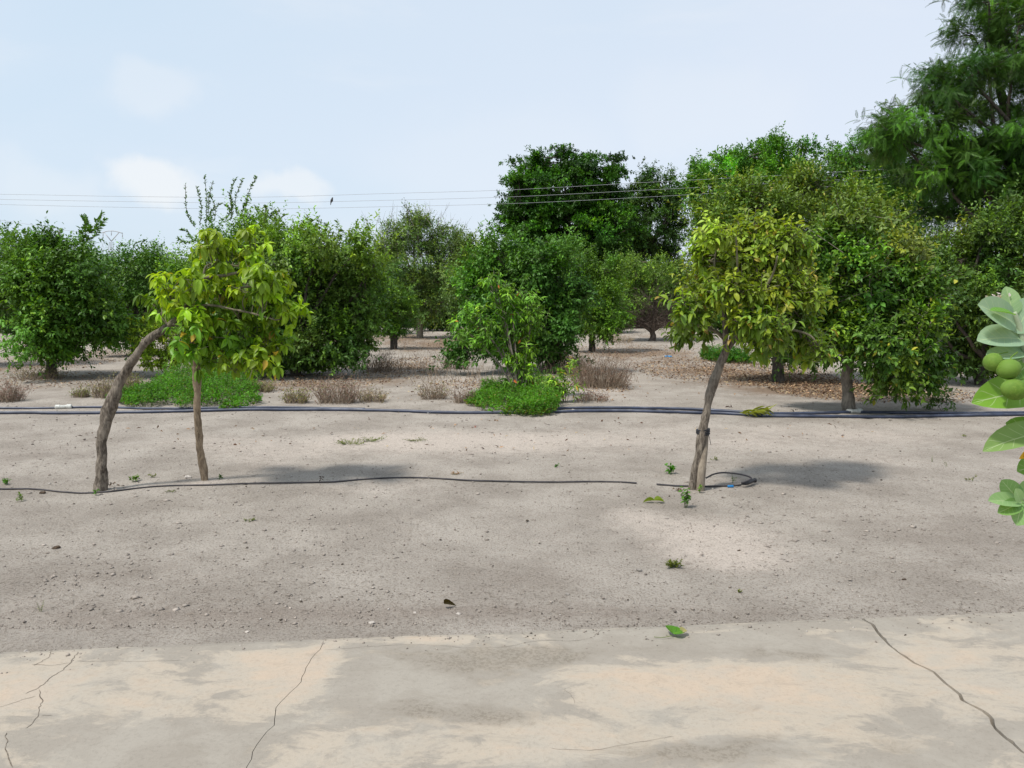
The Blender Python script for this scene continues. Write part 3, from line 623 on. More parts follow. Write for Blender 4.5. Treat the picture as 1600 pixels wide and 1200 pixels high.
# -- right side
tree('citrus_tree', 'tall olive-leaved tree rising behind the right sapling,', (1215, 597),
     [(1190, 330, 60, 42), (1260, 300, 52, 38), (1150, 380, 55, 50), (1240, 380, 75, 60), (1320, 360, 70, 50), (1140, 440, 55, 55), (1230, 460, 90, 60), (1320, 440, 75, 60), (1380, 400, 55, 50), (1160, 310, 30, 22), (1240, 530, 80, 30), (1385, 360, 35, 30), (1120, 340, 30, 34), (1330, 325, 50, 26)],
     62000, (.070, .118, .026), group=GO, leaf=.092, seed=12, tr=.10, fork=.2, twigs=140, stemsn=1200, yellow=.03, ycol=(.19, .18, .04), tipf=.5, tip=(1.45, 1.25, .8), shoot=.42)
tree('citrus_tree', 'spreading dark green tree on a smooth grey trunk beside the pipe connectors, drooping low branches', (1326, 642),
     [(1330, 440, 70, 50), (1260, 470, 55, 48), (1400, 460, 60, 50), (1300, 520, 70, 40), (1380, 530, 75, 38), (1240, 520, 42, 34), (1440, 510, 40, 40), (1330, 390, 50, 30), (1410, 568, 40, 18), (1275, 552, 40, 18), (1440, 560, 26, 18), (1400, 590, 14, 10), (1432, 588, 10, 8)],
     40000, (.050, .102, .022), group=GO, leaf=.092, tm=T_MID, tr=.072, fork=.34, seed=13, mb=M_BARK, twigs=150, stemsn=900, yellow=.015, ycol=(.22, .21, .04), tip=(1.9, 1.65, .9), tipf=.35, shoot=.26, clump=.24,
     lowlobes=([(1330, 365, 50, 26), (1400, 395, 45, 30), (1235, 430, 40, 36)], 7000, (.085, .125, .035), {}))
tree('citrus_tree', 'wide dark tree at the right edge of the photo behind the milkweed', (1535, 600),
     [(1500, 420, 65, 48), (1570, 400, 55, 45), (1460, 470, 50, 50), (1540, 480, 75, 55), (1620, 460, 60, 70), (1500, 540, 70, 34), (1580, 540, 70, 36), (1650, 530, 50, 40), (1545, 370, 40, 28), (1440, 430, 34, 30), (1590, 355, 30, 24), (1540, 568, 60, 12)],
     52000, (.052, .094, .026), group=GO, leaf=.085, tm=T_MID, tr=.09, fork=.15, seed=14, twigs=120, stemsn=700, tip=(1.8, 1.6, .9), tipf=.35)
tree('citrus_tree', 'yellowish leafed tree whose top shows under the feathery tree at right', (1445, 560),
     [(1470, 395, 38, 32), (1510, 380, 34, 28), (1430, 420, 40, 40), (1480, 440, 60, 40)], 14000, (.10, .135, .034), group=GO, leaf=.10, seed=15, tipf=.4, yellow=.03, ycol=(.2, .19, .04))
for bx, by, X, Yy in ():
    pass
# rows further back, seen in the gaps: copies of two trees
protoA = tree('citrus_tree', 'dark far tree in the gap left of the grey-green tree', (560, 520), [(545, 458, 40, 30), (585, 455, 36, 30), (560, 490, 56, 24), (525, 485, 34, 24), (600, 488, 34, 24), (565, 435, 30, 18), (560, 470, 50, 34), (540, 505, 46, 15), (585, 505, 44, 15)], 22000, (.040, .088, .022), Y=36, group='far orchard rows', leaf=.17, seed=20, tr=.12, fork=.15, twigs=30, clump=.4, shoot=.4, shr=.35)
def copy_thing(o, loc, rz, s, label, group):
    c = o.copy(); COL.objects.link(c); c.location = loc; c.rotation_euler = (0, 0, rz); c.scale = (s, s, s); c['label'] = label; c['group'] = group
    for ch in o.children:
        d = ch.copy(); COL.objects.link(d); d.parent = c
    return c
for px, Y, rz, s, lab in [(30, 38, 1, 1.1, 'dark far orchard tree in the gap behind the first two trees at left'), (130, 44, 2, 1.0, 'far orchard tree seen under the crown of the round tree at far left'), (240, 40, 3, 1.05, 'far orchard tree seen just behind the leaning trunk of the left sapling'),
                          (75, 33, 2.7, 1.0, 'far orchard tree filling the gap between the two leftmost crowns'), (185, 36, 1.7, 1.05, 'far orchard tree just left of the bent trunk'), (290, 35, .7, 1.0, 'far orchard tree between the bent trunk and the prop pole'), (390, 50, 2.1, 1.1, 'far orchard tree behind the light green tree'), (500, 48, 4.1, 1.1, 'far orchard tree behind the broad dark tree crown'), (620, 46, 1.1, 1.05, 'far orchard tree behind the small leaning-trunk tree'), (700, 40, 3.3, .95, 'far orchard tree just right of the grey-green tree'), (805, 40, 3.1, 1., 'far orchard tree directly behind the round middle tree'), (920, 38, 5.1, 1.0, 'far orchard tree behind the yellow-green bushy tree'), (1045, 50, 2.9, 1.15, 'far orchard tree right of the bare twigged tree'), (1130, 37, .9, 1.0, 'far orchard tree between the two stems of the right side trunks'), (1230, 48, 2.4, 1.1, 'far orchard tree hidden behind the tall olive tree'), (1355, 36, 3.9, 1.0, 'far orchard tree right behind the smooth grey trunk'), (1480, 42, 4.4, 1.1, 'far orchard tree behind the yellowish leafed tree'),
                          (330, 46, 4, 1.0, 'far orchard tree low behind the left sapling crown'), (440, 42, 5, 1.0, 'far orchard tree hidden low behind the broad dark tree'), (680, 52, .6, 1.1, 'far orchard tree seen right of the grey-green tree trunk'), (640, 60, 2.2, 1.1, 'farthest orchard tree seen left of the grey-green tree trunk'),
                          (750, 48, 1.6, 1.0, 'far orchard tree between the grey-green tree and the round middle tree'), (860, 47, 2.6, 1.1, 'far orchard tree below the big domed dark tree'), (985, 44, 3.6, 1.0, 'far orchard tree behind the bare twigged tree'), (1090, 46, 4.6, 1.15, 'far orchard tree seen left of the right sapling crown'),
                          (1170, 40, 5.3, 1.0, 'far orchard tree behind the right sapling trunk'), (1290, 42, .3, 1.1, 'far orchard tree seen past the smooth grey trunk'), (1420, 38, 1.3, 1.15, 'far orchard tree low behind the spreading tree at right'), (1540, 36, 2.3, 1.1, 'far orchard tree behind the wide tree at the right edge')]:
    p = P(px, 600, Y); p.z = float(gz(p.x, p.y)); copy_thing(protoA, p, rz, s, lab, 'far orchard rows')

# -- the tall trees beyond the orchard
tree('shade_tree', 'very dark domed tree with layered foliage beyond the orchard, the power lines crossing it', (890, 500),
     [(875, 320, 92, 62), (900, 360, 95, 50), (860, 405, 80, 36), (930, 415, 70, 36), (880, 256, 66, 20), (835, 268, 42, 20), (925, 258, 42, 17), (872, 290, 80, 24), (815, 300, 26, 20), (845, 320, 60, 24), (920, 310, 55, 26), (830, 350, 48, 24), (890, 350, 70, 30), (945, 345, 34, 30), (835, 375, 40, 20), (900, 385, 60, 20), (950, 380, 38, 24), (880, 238, 10, 8), (962, 268, 10, 6), (803, 330, 18, 10), (798, 350, 14, 10)],
     130000, (.023, .066, .009), Y=58, leaf=.24, dy=1.6, seed=30, tr=.35, fork=.45, ml=M_FAR, twigs=260, clump=.8, shoot=.4, twig_r=.04, up=.05, spread=1.1, inner=.5, tip=(2.1, 2.2, .9), tipf=.4, dens=.7, flat=.35, shr=.45, group='tall trees beyond the orchard', var=.3)  # the strong tip factor paints sunlit green into the leaf colour
tree('shade_tree', 'dark airy tree between the domed tree and the bright green tree', (1000, 500),
     [(1010, 350, 62, 50), (1000, 410, 70, 40), (1030, 290, 36, 18), (1000, 310, 30, 20), (1050, 310, 28, 18), (1010, 350, 44, 26), (1050, 340, 22, 20), (990, 385, 42, 24), (1040, 375, 24, 26), (1010, 275, 14, 8), (1068, 296, 14, 8)],
     56000, (.030, .068, .020), Y=62, leaf=.22, dy=1.4, seed=31, tr=.3, fork=.45, ml=M_FAR, twigs=300, clump=.7, shoot=.55, twig_r=.045, tipf=.3, group='tall trees beyond the orchard', var=.3, shr=.5)
tree('shade_tree', 'tall bright green tree behind the right sapling, its leafy tufts against the sky', (1180, 500),
     [(1180, 310, 105, 60), (1180, 390, 100, 60), (1190, 245, 40, 26), (1150, 270, 50, 28), (1225, 260, 38, 26), (1120, 290, 36, 24), (1180, 300, 70, 36), (1245, 300, 45, 34), (1200, 225, 22, 12), (1260, 235, 18, 12), (1130, 250, 16, 9), (1120, 335, 36, 34), (1190, 350, 70, 36), (1240, 245, 20, 14), (1088, 270, 16, 10), (1095, 305, 22, 14)],
     80000, (.050, .130, .018), Y=44, leaf=.19, dy=1.2, seed=32, tr=.28, fork=.42, ml=M_FAR, twigs=260, clump=.5, shoot=.5, twig_r=.035, tip=(1.5, 1.35, .8), tipf=.5, group='tall trees beyond the orchard', inner=.45, var=.28, shr=.35)
tree('shade_tree', 'green tree standing between the bright green tree and the feathery tree', (1340, 500),
     [(1350, 320, 90, 60), (1330, 250, 44, 26), (1370, 270, 50, 34), (1300, 300, 50, 40), (1400, 260, 40, 30), (1310, 280, 34, 26), (1350, 310, 55, 30), (1400, 300, 40, 30), (1310, 330, 45, 26), (1330, 228, 14, 9), (1380, 345, 60, 30), (1430, 330, 40, 40), (1370, 390, 100, 60)],
     56000, (.042, .105, .016), Y=40, leaf=.16, dy=1.0, seed=33, tr=.25, fork=.42, ml=M_FAR, twigs=220, clump=.5, shoot=.5, twig_r=.035, tipf=.4, group='tall trees beyond the orchard', var=.28, shr=.35)
tree('feathery_tree', 'big dark tree with drooping feathery leaves filling the top right corner', (1660, 560),
     [(1545, 10, 50, 24), (1520, 60, 50, 18), (1440, 200, 60, 18), (1400, 235, 50, 16), (1380, 195, 30, 10), (1470, 120, 50, 18), (1540, 20, 30, 26), (1590, 60, 70, 60), (1500, 112, 40, 24), (1550, 130, 70, 50), (1470, 145, 32, 20), (1430, 165, 22, 12), (1500, 190, 75, 40), (1600, 190, 90, 70), (1415, 198, 40, 18), (1390, 215, 26, 14), (1450, 235, 70, 36), (1560, 260, 90, 50), (1430, 275, 45, 24), (1500, 300, 60, 36),
      (1590, 320, 80, 40), (1690, 100, 110, 120), (1640, 200, 110, 100), (1570, 300, 90, 70), (1500, 260, 60, 50), (1700, 280, 90, 90), (1650, -20, 90, 60), (1530, 335, 60, 26), (1480, 345, 36, 20), (1560, 75, 40, 24), (1455, 130, 26, 12)],
     42000, (.036, .082, .020), Y=22, leaf=.30, tm=T_FROND, dy=1.2, seed=34, tr=.17, fork=.3, ml=M_FAR, twigs=320, clump=.42, shoot=.34, twig_r=.018, per_shoot=6, droop=.28, aspect=1.0, up=.0, tip=(1.6, 1.7, .8), tipf=.25, rag=.35, dens=.55, flat=.5, shr=.2, stemsn=1200, inner=.35, var=.32, angle=62, depth=.8)

# ------------------------------------------------------------------ saplings near the camera
def polyP(pts, Ya, Yb=None):
    n = len(pts); return [P(x, y, Ya+(0 if Yb is None else (Yb-Ya)*i/(n-1))) for i, (x, y) in enumerate(pts)]
g = gp(158, 764); YS = g.y
e = empty('leaning_sapling', g, 'leaning sapling with big lime green leaves on a bent grey trunk at left', 'young tree')
tp = [g+Vector((0, 0, -.06))]+polyP([(159, 745), (159, 715), (160, 685), (166, 657), (178, 620), (190, 592), (210, 560), (228, 535), (247, 520), (268, 506)], YS, YS+.05)
up_ = polyP([(262, 510), (285, 490), (298, 465), (302, 445), (315, 436), (330, 431), (352, 429), (375, 425)], YS+.05, YS-.05)
b1 = polyP([(318, 436), (322, 418), (335, 414), (350, 415), (385, 418), (400, 412)], YS+.03, YS+.15)
b2 = polyP([(285, 490), (315, 478), (350, 482), (395, 490), (430, 500)], YS+.03, YS-.15)
b3 = polyP([(300, 460), (340, 455), (390, 450), (425, 452), (448, 445)], YS+.03, YS+.2)
b4 = polyP([(270, 506), (310, 520), (355, 545), (395, 565)], YS+.03, YS+.2)
tb = Tubes(); tb.add(smooth_path(tp, 60, .006, 4), [.062, .047, .044, .042, .048, .041, .038, .035, .033, .031], 18, .26, seed=2)
link('trunk', tb.mesh('trunk'), M_BARKS, e)
tb = Tubes(); tb.add(smooth_path(up_, 30, .02, 9), [.030, .024, .018, .010], 9, .15)
for q, r in ((b1, .012), (b2, .014), (b3, .013), (b4, .014)): tb.add(smooth_path(q, 20, .02, r*900), [r, r*.4], 7, .12)
S1L = [(350, 408, 48, 18), (330, 395, 20, 14), (395, 405, 28, 20), (300, 440, 20, 24), (268, 465, 26, 28), (285, 490, 32, 30), (340, 470, 42, 28), (400, 460, 42, 34), (435, 445, 26, 26), (440, 490, 22, 34), (395, 510, 50, 34), (330, 520, 42, 32), (290, 530, 26, 28), (360, 555, 48, 28), (420, 535, 36, 20), (385, 578, 34, 16), (255, 480, 16, 16)]
LB = lobes_w(S1L, YS, .22, .75, np.random.default_rng(4))
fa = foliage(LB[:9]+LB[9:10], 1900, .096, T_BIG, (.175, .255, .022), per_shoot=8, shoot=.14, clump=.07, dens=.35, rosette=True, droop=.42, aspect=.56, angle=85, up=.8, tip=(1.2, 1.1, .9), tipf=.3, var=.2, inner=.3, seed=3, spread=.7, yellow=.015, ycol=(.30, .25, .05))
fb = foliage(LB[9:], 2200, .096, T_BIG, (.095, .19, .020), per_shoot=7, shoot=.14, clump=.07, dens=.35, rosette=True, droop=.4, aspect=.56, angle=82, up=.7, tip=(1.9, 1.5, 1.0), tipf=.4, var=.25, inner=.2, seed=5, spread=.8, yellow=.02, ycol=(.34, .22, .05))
f1_ = join_f([fa, fb]); f1_['droop'] = np.random.default_rng(3).uniform(.1, .5, len(f1_['P']))
allp = np.concatenate([smooth_path(q, 20) for q in (up_, b1, b2, b3, b4)]); rg = np.random.default_rng(8)
for c in f1_['C'][::1][:130]:
    d = np.linalg.norm(allp-c, axis=1); a = allp[np.argmin(d)]
    if np.linalg.norm(a-c) < .55: tb.add(smooth_path([a, (a+c)/2+rg.normal(size=3)*.02, c], 6), [.0055, .003], 4, cap=False)
V, Q = stems(f1_['A'], f1_['B'], .0035, .002); tb.V.append(V); tb.Q.append(Q+tb.n); tb.n += len(V)
link('branches', tb.mesh('branches'), M_TWIG, e)
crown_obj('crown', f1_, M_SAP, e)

# the prop under it
g = gp(320, 749)
tb = Tubes(); tb.add(smooth_path([g+Vector((0, 0, -.05))]+polyP([(317, 730), (312, 700), (309, 670), (307, 640), (308, 610), (306, 575), (303, 545), (299, 505)], g.y, YS+.05), 50, .008, 7), [.034, .036, .031, .033, .029, .031, .027, .024], 14, .26, seed=6)
e2 = link('support_post', tb.mesh('support_post'), M_TAN); e2.location = (0, 0, 0)
tag(e2, 'knobbly tan wooden pole propping up the crown of the left sapling', 'post')

# right sapling, stake and tie
g = gp(1082, 762); YR = g.y
e = empty('leaning_sapling', g, 'leaning sapling with dull yellow-green leaves and twisted pale trunk, tied to a stake at right', 'young tree')
tp = [g+Vector((0, 0, -.06))]+polyP([(1085, 740), (1093, 705), (1098, 672), (1104, 640), (1112, 608), (1125, 570), (1136, 545), (1146, 528), (1156, 515)], YR, YR+.03)
tb = Tubes(); tb.add(smooth_path(tp, 60, .010, 14), [.052, .041, .037, .038, .034, .036, .033, .032, .036, .038, .032], 18, .24, seed=9)
tb.add(smooth_path(polyP([(1133, 553), (1133, 535), (1133, 515), (1132, 495), (1130, 470)], YR-.03, YR-.05), 20, .006, 3), [.024, .024, .022, .019], 12, .15)
link('trunk', tb.mesh('trunk'), M_BARKS, e)
qs = [polyP(z, YR+.02, YR+d) for z, d in (([(1152, 520), (1175, 480), (1185, 430), (1180, 380)], .1), ([(1156, 515), (1205, 490), (1240, 450), (1255, 410)], .25), ([(1150, 520), (1200, 515), (1260, 530), (1290, 560)], -.1), ([(1131, 475), (1115, 430), (1120, 385)], 0.), ([(1133, 530), (1115, 515), (1085, 505), (1065, 495)], -.1), ([(1131, 480), (1150, 430), (1150, 370)], -.25), ([(1152, 520), (1200, 450), (1215, 400)], -.3))]
tb = Tubes()
for q in qs: tb.add(smooth_path(q, 22, .03, q[0].x*9), [.020, .011, .005], 7, .15)
S2L = [(1170, 370, 56, 22), (1120, 375, 30, 20), (1225, 380, 34, 22), (1110, 410, 36, 28), (1165, 410, 50, 30), (1225, 415, 48, 30), (1250, 395, 22, 20), (1100, 455, 36, 28), (1150, 455, 45, 32), (1210, 460, 52, 34), (1255, 455, 28, 30), (1080, 495, 26, 22), (1190, 505, 55, 28), (1240, 510, 40, 28), (1270, 530, 32, 22), (1100, 500, 30, 20, .22), (1200, 532, 34, 14), (1284, 560, 12, 20), (1070, 525, 20, 12), (1150, 495, 30, 18, .22)]
LB = lobes_w(S2L, YR, .25, .75, np.random.default_rng(9))
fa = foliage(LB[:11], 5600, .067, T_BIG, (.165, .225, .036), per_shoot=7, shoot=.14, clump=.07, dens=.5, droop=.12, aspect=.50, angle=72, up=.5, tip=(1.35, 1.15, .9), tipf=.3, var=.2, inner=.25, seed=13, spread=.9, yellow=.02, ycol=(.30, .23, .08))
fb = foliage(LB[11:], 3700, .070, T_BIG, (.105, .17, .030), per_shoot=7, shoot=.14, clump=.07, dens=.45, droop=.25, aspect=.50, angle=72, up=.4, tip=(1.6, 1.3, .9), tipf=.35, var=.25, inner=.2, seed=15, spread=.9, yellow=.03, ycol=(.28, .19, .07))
f2_ = join_f([fa, fb]); f2_['droop'] = np.random.default_rng(3).uniform(0, .35, len(f2_['P']))
allp = np.concatenate([smooth_path(q, 22) for q in qs])
for c in f2_['C'][:200]:
    d = np.linalg.norm(allp-c, axis=1); a = allp[np.argmin(d)]
    if np.linalg.norm(a-c) < .5: tb.add(smooth_path([a, (a+c)/2+rg.normal(size=3)*.02, c], 6), [.006, .003], 4, cap=False)
V, Q = stems(f2_['A'], f2_['B'], .003, .0018); tb.V.append(V); tb.Q.append(Q+tb.n); tb.n += len(V)
link('branches', tb.mesh('branches'), M_TWIG, e)
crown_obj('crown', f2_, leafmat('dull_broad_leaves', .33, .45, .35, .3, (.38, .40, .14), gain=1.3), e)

g = gp(1094, 764)
tb = Tubes(); tb.add(smooth_path([g+Vector((0, 0, -.05))]+polyP([(1096, 740), (1098, 715), (1101, 690), (1101, 676)], g.y-.0, YR+.05), 24, .002, 7), [.037, .036, .032, .031], 14, .07, seed=6)
tag(link('support_stake', tb.mesh('support_stake'), bark('weathered_wood', (.19, .155, .12), (.30, .255, .20), 40, .5)), 'short straight weathered stake at the foot of the right sapling', 'stake')
M_BLACK = plain('black_rubber', (.018, .018, .022), .5, .3, 30, .4)
c = np.array(P(1098.5, 674, YR+.02)); tb = Tubes()
for k, dz in enumerate((-.014, .0, .014)):
    a = np.linspace(0, 2*math.pi, 26); ring = np.stack([c[0]+.050*np.cos(a), c[1]+.052*np.sin(a), c[2]+dz+.006*np.sin(a+k)], -1); tb.add(ring, .010, 6, cap=False)
tb.add(smooth_path([c+np.array([.035, -.035, -.01]), c+np.array([.045, -.045, -.05]), c+np.array([.06, -.04, -.11])], 10), .0025, 5)
tb.add(smooth_path([c+np.array([-.03, -.04, .0]), c+np.array([.0, -.052, .012]), c+np.array([.03, -.04, .02])], 10), .008, 6)
tag(link('tie_strap', tb.mesh('tie_strap'), M_BLACK), 'black strap tying the right sapling to its stake, loose end hanging', 'strap')

# ------------------------------------------------------------------ young bright tree, shrub and weed patches
def small_plant(name, label, cat, base, lobes, n, leaf, col, tm=T_MID, sh=.16, clump=.12, group=None, stemr=.012, n_st=5, mt=M_LEAF, part='foliage', mb=M_TWIG, **kw):
    g = gp(*base); e = empty(name, g, label, cat, group); rng = np.random.default_rng(int(base[0]*7+base[1]))
    LB = lobes_w(lobes, g.y, .12, .8, rng); f = foliage(LB, n, leaf, tm, col, shoot=sh, clump=clump, seed=int(base[0]), zmin=.0, **kw); tb = Tubes()
    for c, r in LB:
        m = (np.array(g)+c)/2+rng.normal(size=3)*.05; m[0] = g.x*.6+c[0]*.4
        tb.add(smooth_path([np.array(g)+rng.normal(size=3)*.01-np.array([0, 0, .03]), m, c+np.array([0, 0, r[2]*.3])], 10), [stemr, stemr*.35], 5, .1)
    k = rng.permutation(len(f['A']))[:900]; V, Q = stems(f['A'][k], f['B'][k], stemr*.2, stemr*.1); tb.V.append(V); tb.Q.append(Q+tb.n); tb.n += len(V)
    link('stems', tb.mesh('stems'), mb, e); crown_obj(part, f, mt, e); return e
small_plant('young_tree', 'slender young tree with bright drooping leaves and few red ones in the middle weed patch', 'young tree', (812, 622),
    [(775, 455, 16, 16), (785, 475, 18, 16), (800, 490, 22, 20), (825, 475, 18, 16), (740, 497, 18, 16), (758, 520, 26, 16), (720, 515, 14, 16), (800, 520, 26, 20), (828, 515, 16, 18), (815, 545, 22, 20), (785, 550, 20, 18), (810, 575, 24, 22), (825, 590, 14, 16), (800, 600, 16, 14), (765, 440, 8, 8), (832, 500, 10, 20)],
    3600, .11, (.085, .175, .024), stemr=.022, aspect=.30, droop=.7, angle=70, per_shoot=8, tip=(1.5, 1.35, .8), tipf=.4, yellow=.006, ycol=(.36, .09, .035), inner=.25, mb=M_BARK)
small_plant('shrub', 'yellow-green shrub behind the bent trunk of the left sapling', 'shrub', (262, 588),
    [(225, 525, 26, 26), (250, 545, 40, 26), (280, 560, 30, 22), (235, 560, 28, 16), (255, 515, 22, 18), (215, 510, 12, 14)], 4600, .085, (.15, .23, .03), stemr=.014, aspect=.42, droop=.3, tipf=.5, tip=(1.4, 1.25, .8))
small_plant('low_plant', 'small yellow-green leafy plant at the right end of the middle weed patch', 'plant', (882, 628),
    [(888, 582, 14, 10), (875, 598, 16, 10), (892, 604, 18, 9), (878, 616, 12, 8), (868, 590, 8, 8)], 620, .085, (.10, .18, .03), stemr=.007, aspect=.28, droop=.5, yellow=.06, tipf=.4)
small_plant('low_plant', 'dark leafy sprig hanging low over the pipes near the right edge', 'plant', (1474, 641),
    [(1460, 624, 12, 8), (1480, 622, 12, 8), (1470, 634, 14, 5), (1452, 612, 7, 7)], 330, .06, (.05, .10, .03), stemr=.005, aspect=.5, droop=.2)
def weeds(name, label, base, blobs, n, col, leaf=.034, height=None, part='leaves'):
    """a mat of small leafy herbs; blobs: (px, py_foot_front, py_foot_back, rx, height m)"""
    g = gp(*base); e = empty(name, g, label, 'weeds', 'green weed patches'); rng = np.random.default_rng(int(base[0]))
    Pp = []; D = []; A = []; B = []
    tot = sum(b[3]*b[4] for b in blobs)
    for px, pf, pb, rx, h in blobs:
        a = G(px, pf); b = G(px, pb); cx, cy = a.x*.5+b.x*.5, (a.y+b.y)/2; ry = (b.y-a.y)/2; rw = rx*a.y/F
        k = int(n*rx*h/tot/10); r = np.sqrt(rng.random(k)); th = rng.uniform(0, 6.283, k); x = cx+rw*r*np.cos(th); y = cy+ry*r*np.sin(th)
        hh = h*(.25+.85*np.sqrt(np.clip(1-r**2, 0, 1)))*rng.uniform(.45, 1.15, k)*(1+.35*vnoise(np.stack([x, y, 0*x], -1), 5))
        z0 = gz(x, y); d = unit(np.stack([rng.normal(size=k)*.35+(x-cx)/rw*.4, rng.normal(size=k)*.35+(y-cy)/max(ry, .1)*.4, np.ones(k)], -1)); s = np.stack([x, y, z0], -1); t_ = s+d*hh[:, None]
        A.append(s); B.append(t_); m = 10; fr = rng.uniform(.45, 1, (k, m))**.6
        p = s[:, None]+(t_-s)[:, None]*fr[..., None]; ph = rng.uniform(0, 6.28, (k, m)); el = rng.uniform(-.1, .9, (k, m))
        dd = np.stack([np.cos(ph)*np.cos(el), np.sin(ph)*np.cos(el), np.sin(el)], -1); Pp.append(p.reshape(-1, 3)); D.append(dd.reshape(-1, 3))
    Pp = np.concatenate(Pp); D = np.concatenate(D); k = len(Pp); A = np.concatenate(A); B = np.concatenate(B)
    pt = .6+.5*np.clip(fbm(Pp, 3.5, 2)*.8+.5, 0, 1.2); c = np.array(col)*pt[:, None]*np.exp(rng.normal(0, .2, (k, 1))); yl = rng.random(k) < .05*(1+(Pp[:, 2] < .06)*3); c[yl] = np.array((.22, .19, .06))
    me = leaves(part, Pp, D, unit(rng.normal(size=(k, 3))*.4+np.array([0, 0, 1.])), leaf*rng.uniform(.6, 1.3, k), leaf*.6*rng.uniform(.7, 1.2, k), c, T_SMALL); link(part, me, M_WEED, e)
    V, Q = stems(A, B, .0025, .0012); link('stems', mesh('stems', V, [Q]), plain('weed_stems_'+name, (.12, .16, .05), .7), e); return e
weeds('weed_patch', 'bright green weed patch spreading around the foot of the left prop pole', (310, 640), [(345, 640, 606, 46, .30), (285, 638, 600, 52, .34), (215, 630, 612, 30, .22), (360, 615, 585, 36, .42), (315, 605, 575, 34, .36), (378, 643, 625, 20, .18), (240, 632, 610, 30, .25)], 46000, (.095, .27, .022))
weeds('weed_patch', 'bright green weed patch around the base of the young tree in the middle', (800, 645), [(800, 648, 612, 66, .22), (850, 648, 620, 20, .30), (755, 636, 620, 30, .18), (835, 628, 605, 40, .34), (780, 628, 610, 30, .26), (830, 650, 630, 40, .20)], 34000, (.105, .28, .026))
weeds('weed_patch', 'small round green weed clump on the leaf litter left of the right sapling trunk', (1120, 562), [(1118, 566, 556, 16, .36), (1150, 568, 558, 14, .34)], 9000, (.06, .20, .022), leaf=.05)

# dry tufts and bushes
def tuft(label, base, w, h, n, c1, green=0.0, seed=0, lean=.5, leafy=0, mt=None, name='dry_tuft', cat='dry weeds'):
    g = gp(*base); k = g.y/F; rw = w*k/2; hh = h*k; rng = np.random.default_rng(seed+int(base[0]))
    x = g.x+rng.uniform(-1, 1, n)*rw*.75; y = g.y+rng.normal(size=n)*rw*.35+.1; s = np.stack([x, y, gz(x, y)-.005], -1)
    d = unit(np.stack([(x-g.x)/rw*lean+rng.normal(size=n)*.3, rng.normal(size=n)*.35, np.ones(n)], -1)); L = hh*rng.uniform(.35, 1.1, n)*(1-.4*np.abs(x-g.x)/rw)
    m = s+d*L[:, None]*.5; e_ = m+unit(d+rng.normal(size=(n, 3))*.35)*L[:, None]*.5
    s2 = m+(e_-m)*rng.random((n, 1)); e3 = s2+unit(d+rng.normal(size=(n, 3))*.7)*L[:, None]*.3; s3 = s+(m-s)*rng.random((n, 1)); e4 = s3+unit(d+rng.normal(size=(n, 3))*.8)*L[:, None]*.3
    V, Q = stems(np.concatenate([s, m, s2, s3]), np.concatenate([m, e_, e3, e4]), np.repeat([.0035, .0026, .002, .002], n), np.repeat([.0026, .0012, .001, .001], n))
    e = empty(name, g, label, cat, 'dry tufts and bushes'); link('stems', mesh('stems', V, [Q]), mt or M_DRY, e)
    nl = int(n*4*(1+leafy)); i = rng.integers(0, n, nl); p = np.concatenate([m, e_, e3])[rng.integers(0, 3*n, nl)]+rng.normal(size=(nl, 3))*.012; p[:, 2] = np.maximum(p[:, 2], gz(p[:, 0], p[:, 1])+.005)
    c = np.array(c1)*np.exp(rng.normal(0, .3, (nl, 1))); gm = rng.random(nl) < green; c[gm] = np.array((.16, .19, .04))*np.exp(rng.normal(0, .25, (gm.sum(), 1)))
    link('leaves', leaves('leaves', p, unit(rng.normal(size=(nl, 3))), unit(rng.normal(size=(nl, 3))), .03*rng.uniform(.5, 1.3, nl), .012*rng.uniform(.6, 1.4, nl), c, T_SMALL), M_LITTER, e)
    return e
RED = (.19, .11, .08); STRAW = (.30, .235, .13); PINK = (.25, .15, .115)
tuft('large reddish-brown dry bush right of the middle weed patch', (938, 605), 100, 62, 420, RED, 0, 1)
tuft('dry twiggy brush under the dark middle tree', (880, 582), 90, 38, 260, (.14, .075, .055), 0, 2)
tuft('pinkish dry tuft just behind the pipes in front of the broad dark tree', (525, 630), 70, 50, 240, PINK, .1, 3)
tuft('yellow-green half dry tuft behind the pipes left of the pinkish tuft', (460, 630), 40, 28, 170, (.25, .20, .06), .6, 4)
tuft('low brown dry tuft at the right end of the pinkish tuft', (580, 628), 50, 24, 150, STRAW, .15, 5)
tuft('sparse leaning dry tuft alone on the bare soil left of the middle weed patch', (676, 624), 44, 34, 120, (.28, .20, .12), .2, 6, .9)
tuft('thin brown dry stems at the left side of the middle weed patch', (722, 630), 36, 30, 80, RED, 0, 7)
tuft('yellowish dry grass tuft left of the bent trunk', (165, 622), 50, 36, 240, STRAW, .45, 8)
tuft('small greenish grass tuft behind the white pipe connector at left', (122, 622), 26, 18, 130, (.25, .22, .07), .7, 9)
tuft('grey-brown dry brush at the left edge of the photo above the pipe', (8, 628), 40, 40, 170, (.24, .15, .12), 0, 10)
tuft('dry yellowish weeds under the far left tree', (60, 592), 80, 22, 220, STRAW, .35, 11)
tuft('short brown dry stubble between the pipe and the large reddish bush', (925, 627), 60, 18, 110, RED, 0, 12)
tuft('tall thin dry stems far behind, left of the middle tree', (712, 575), 50, 34, 120, RED, 0, 13)
tuft('dry brush at the right foot of the broad dark tree', (592, 580), 50, 40, 170, (.22, .14, .10), 0, 14)
tuft('straw coloured dry grass behind the bare twigged tree clearing', (965, 535), 60, 16, 160, (.36, .26, .12), 0, 15)
tuft('green and straw tuft beside the first dry grass at left, against the weeds', (200, 606), 30, 28, 150, (.2, .2, .05), .7, 17)
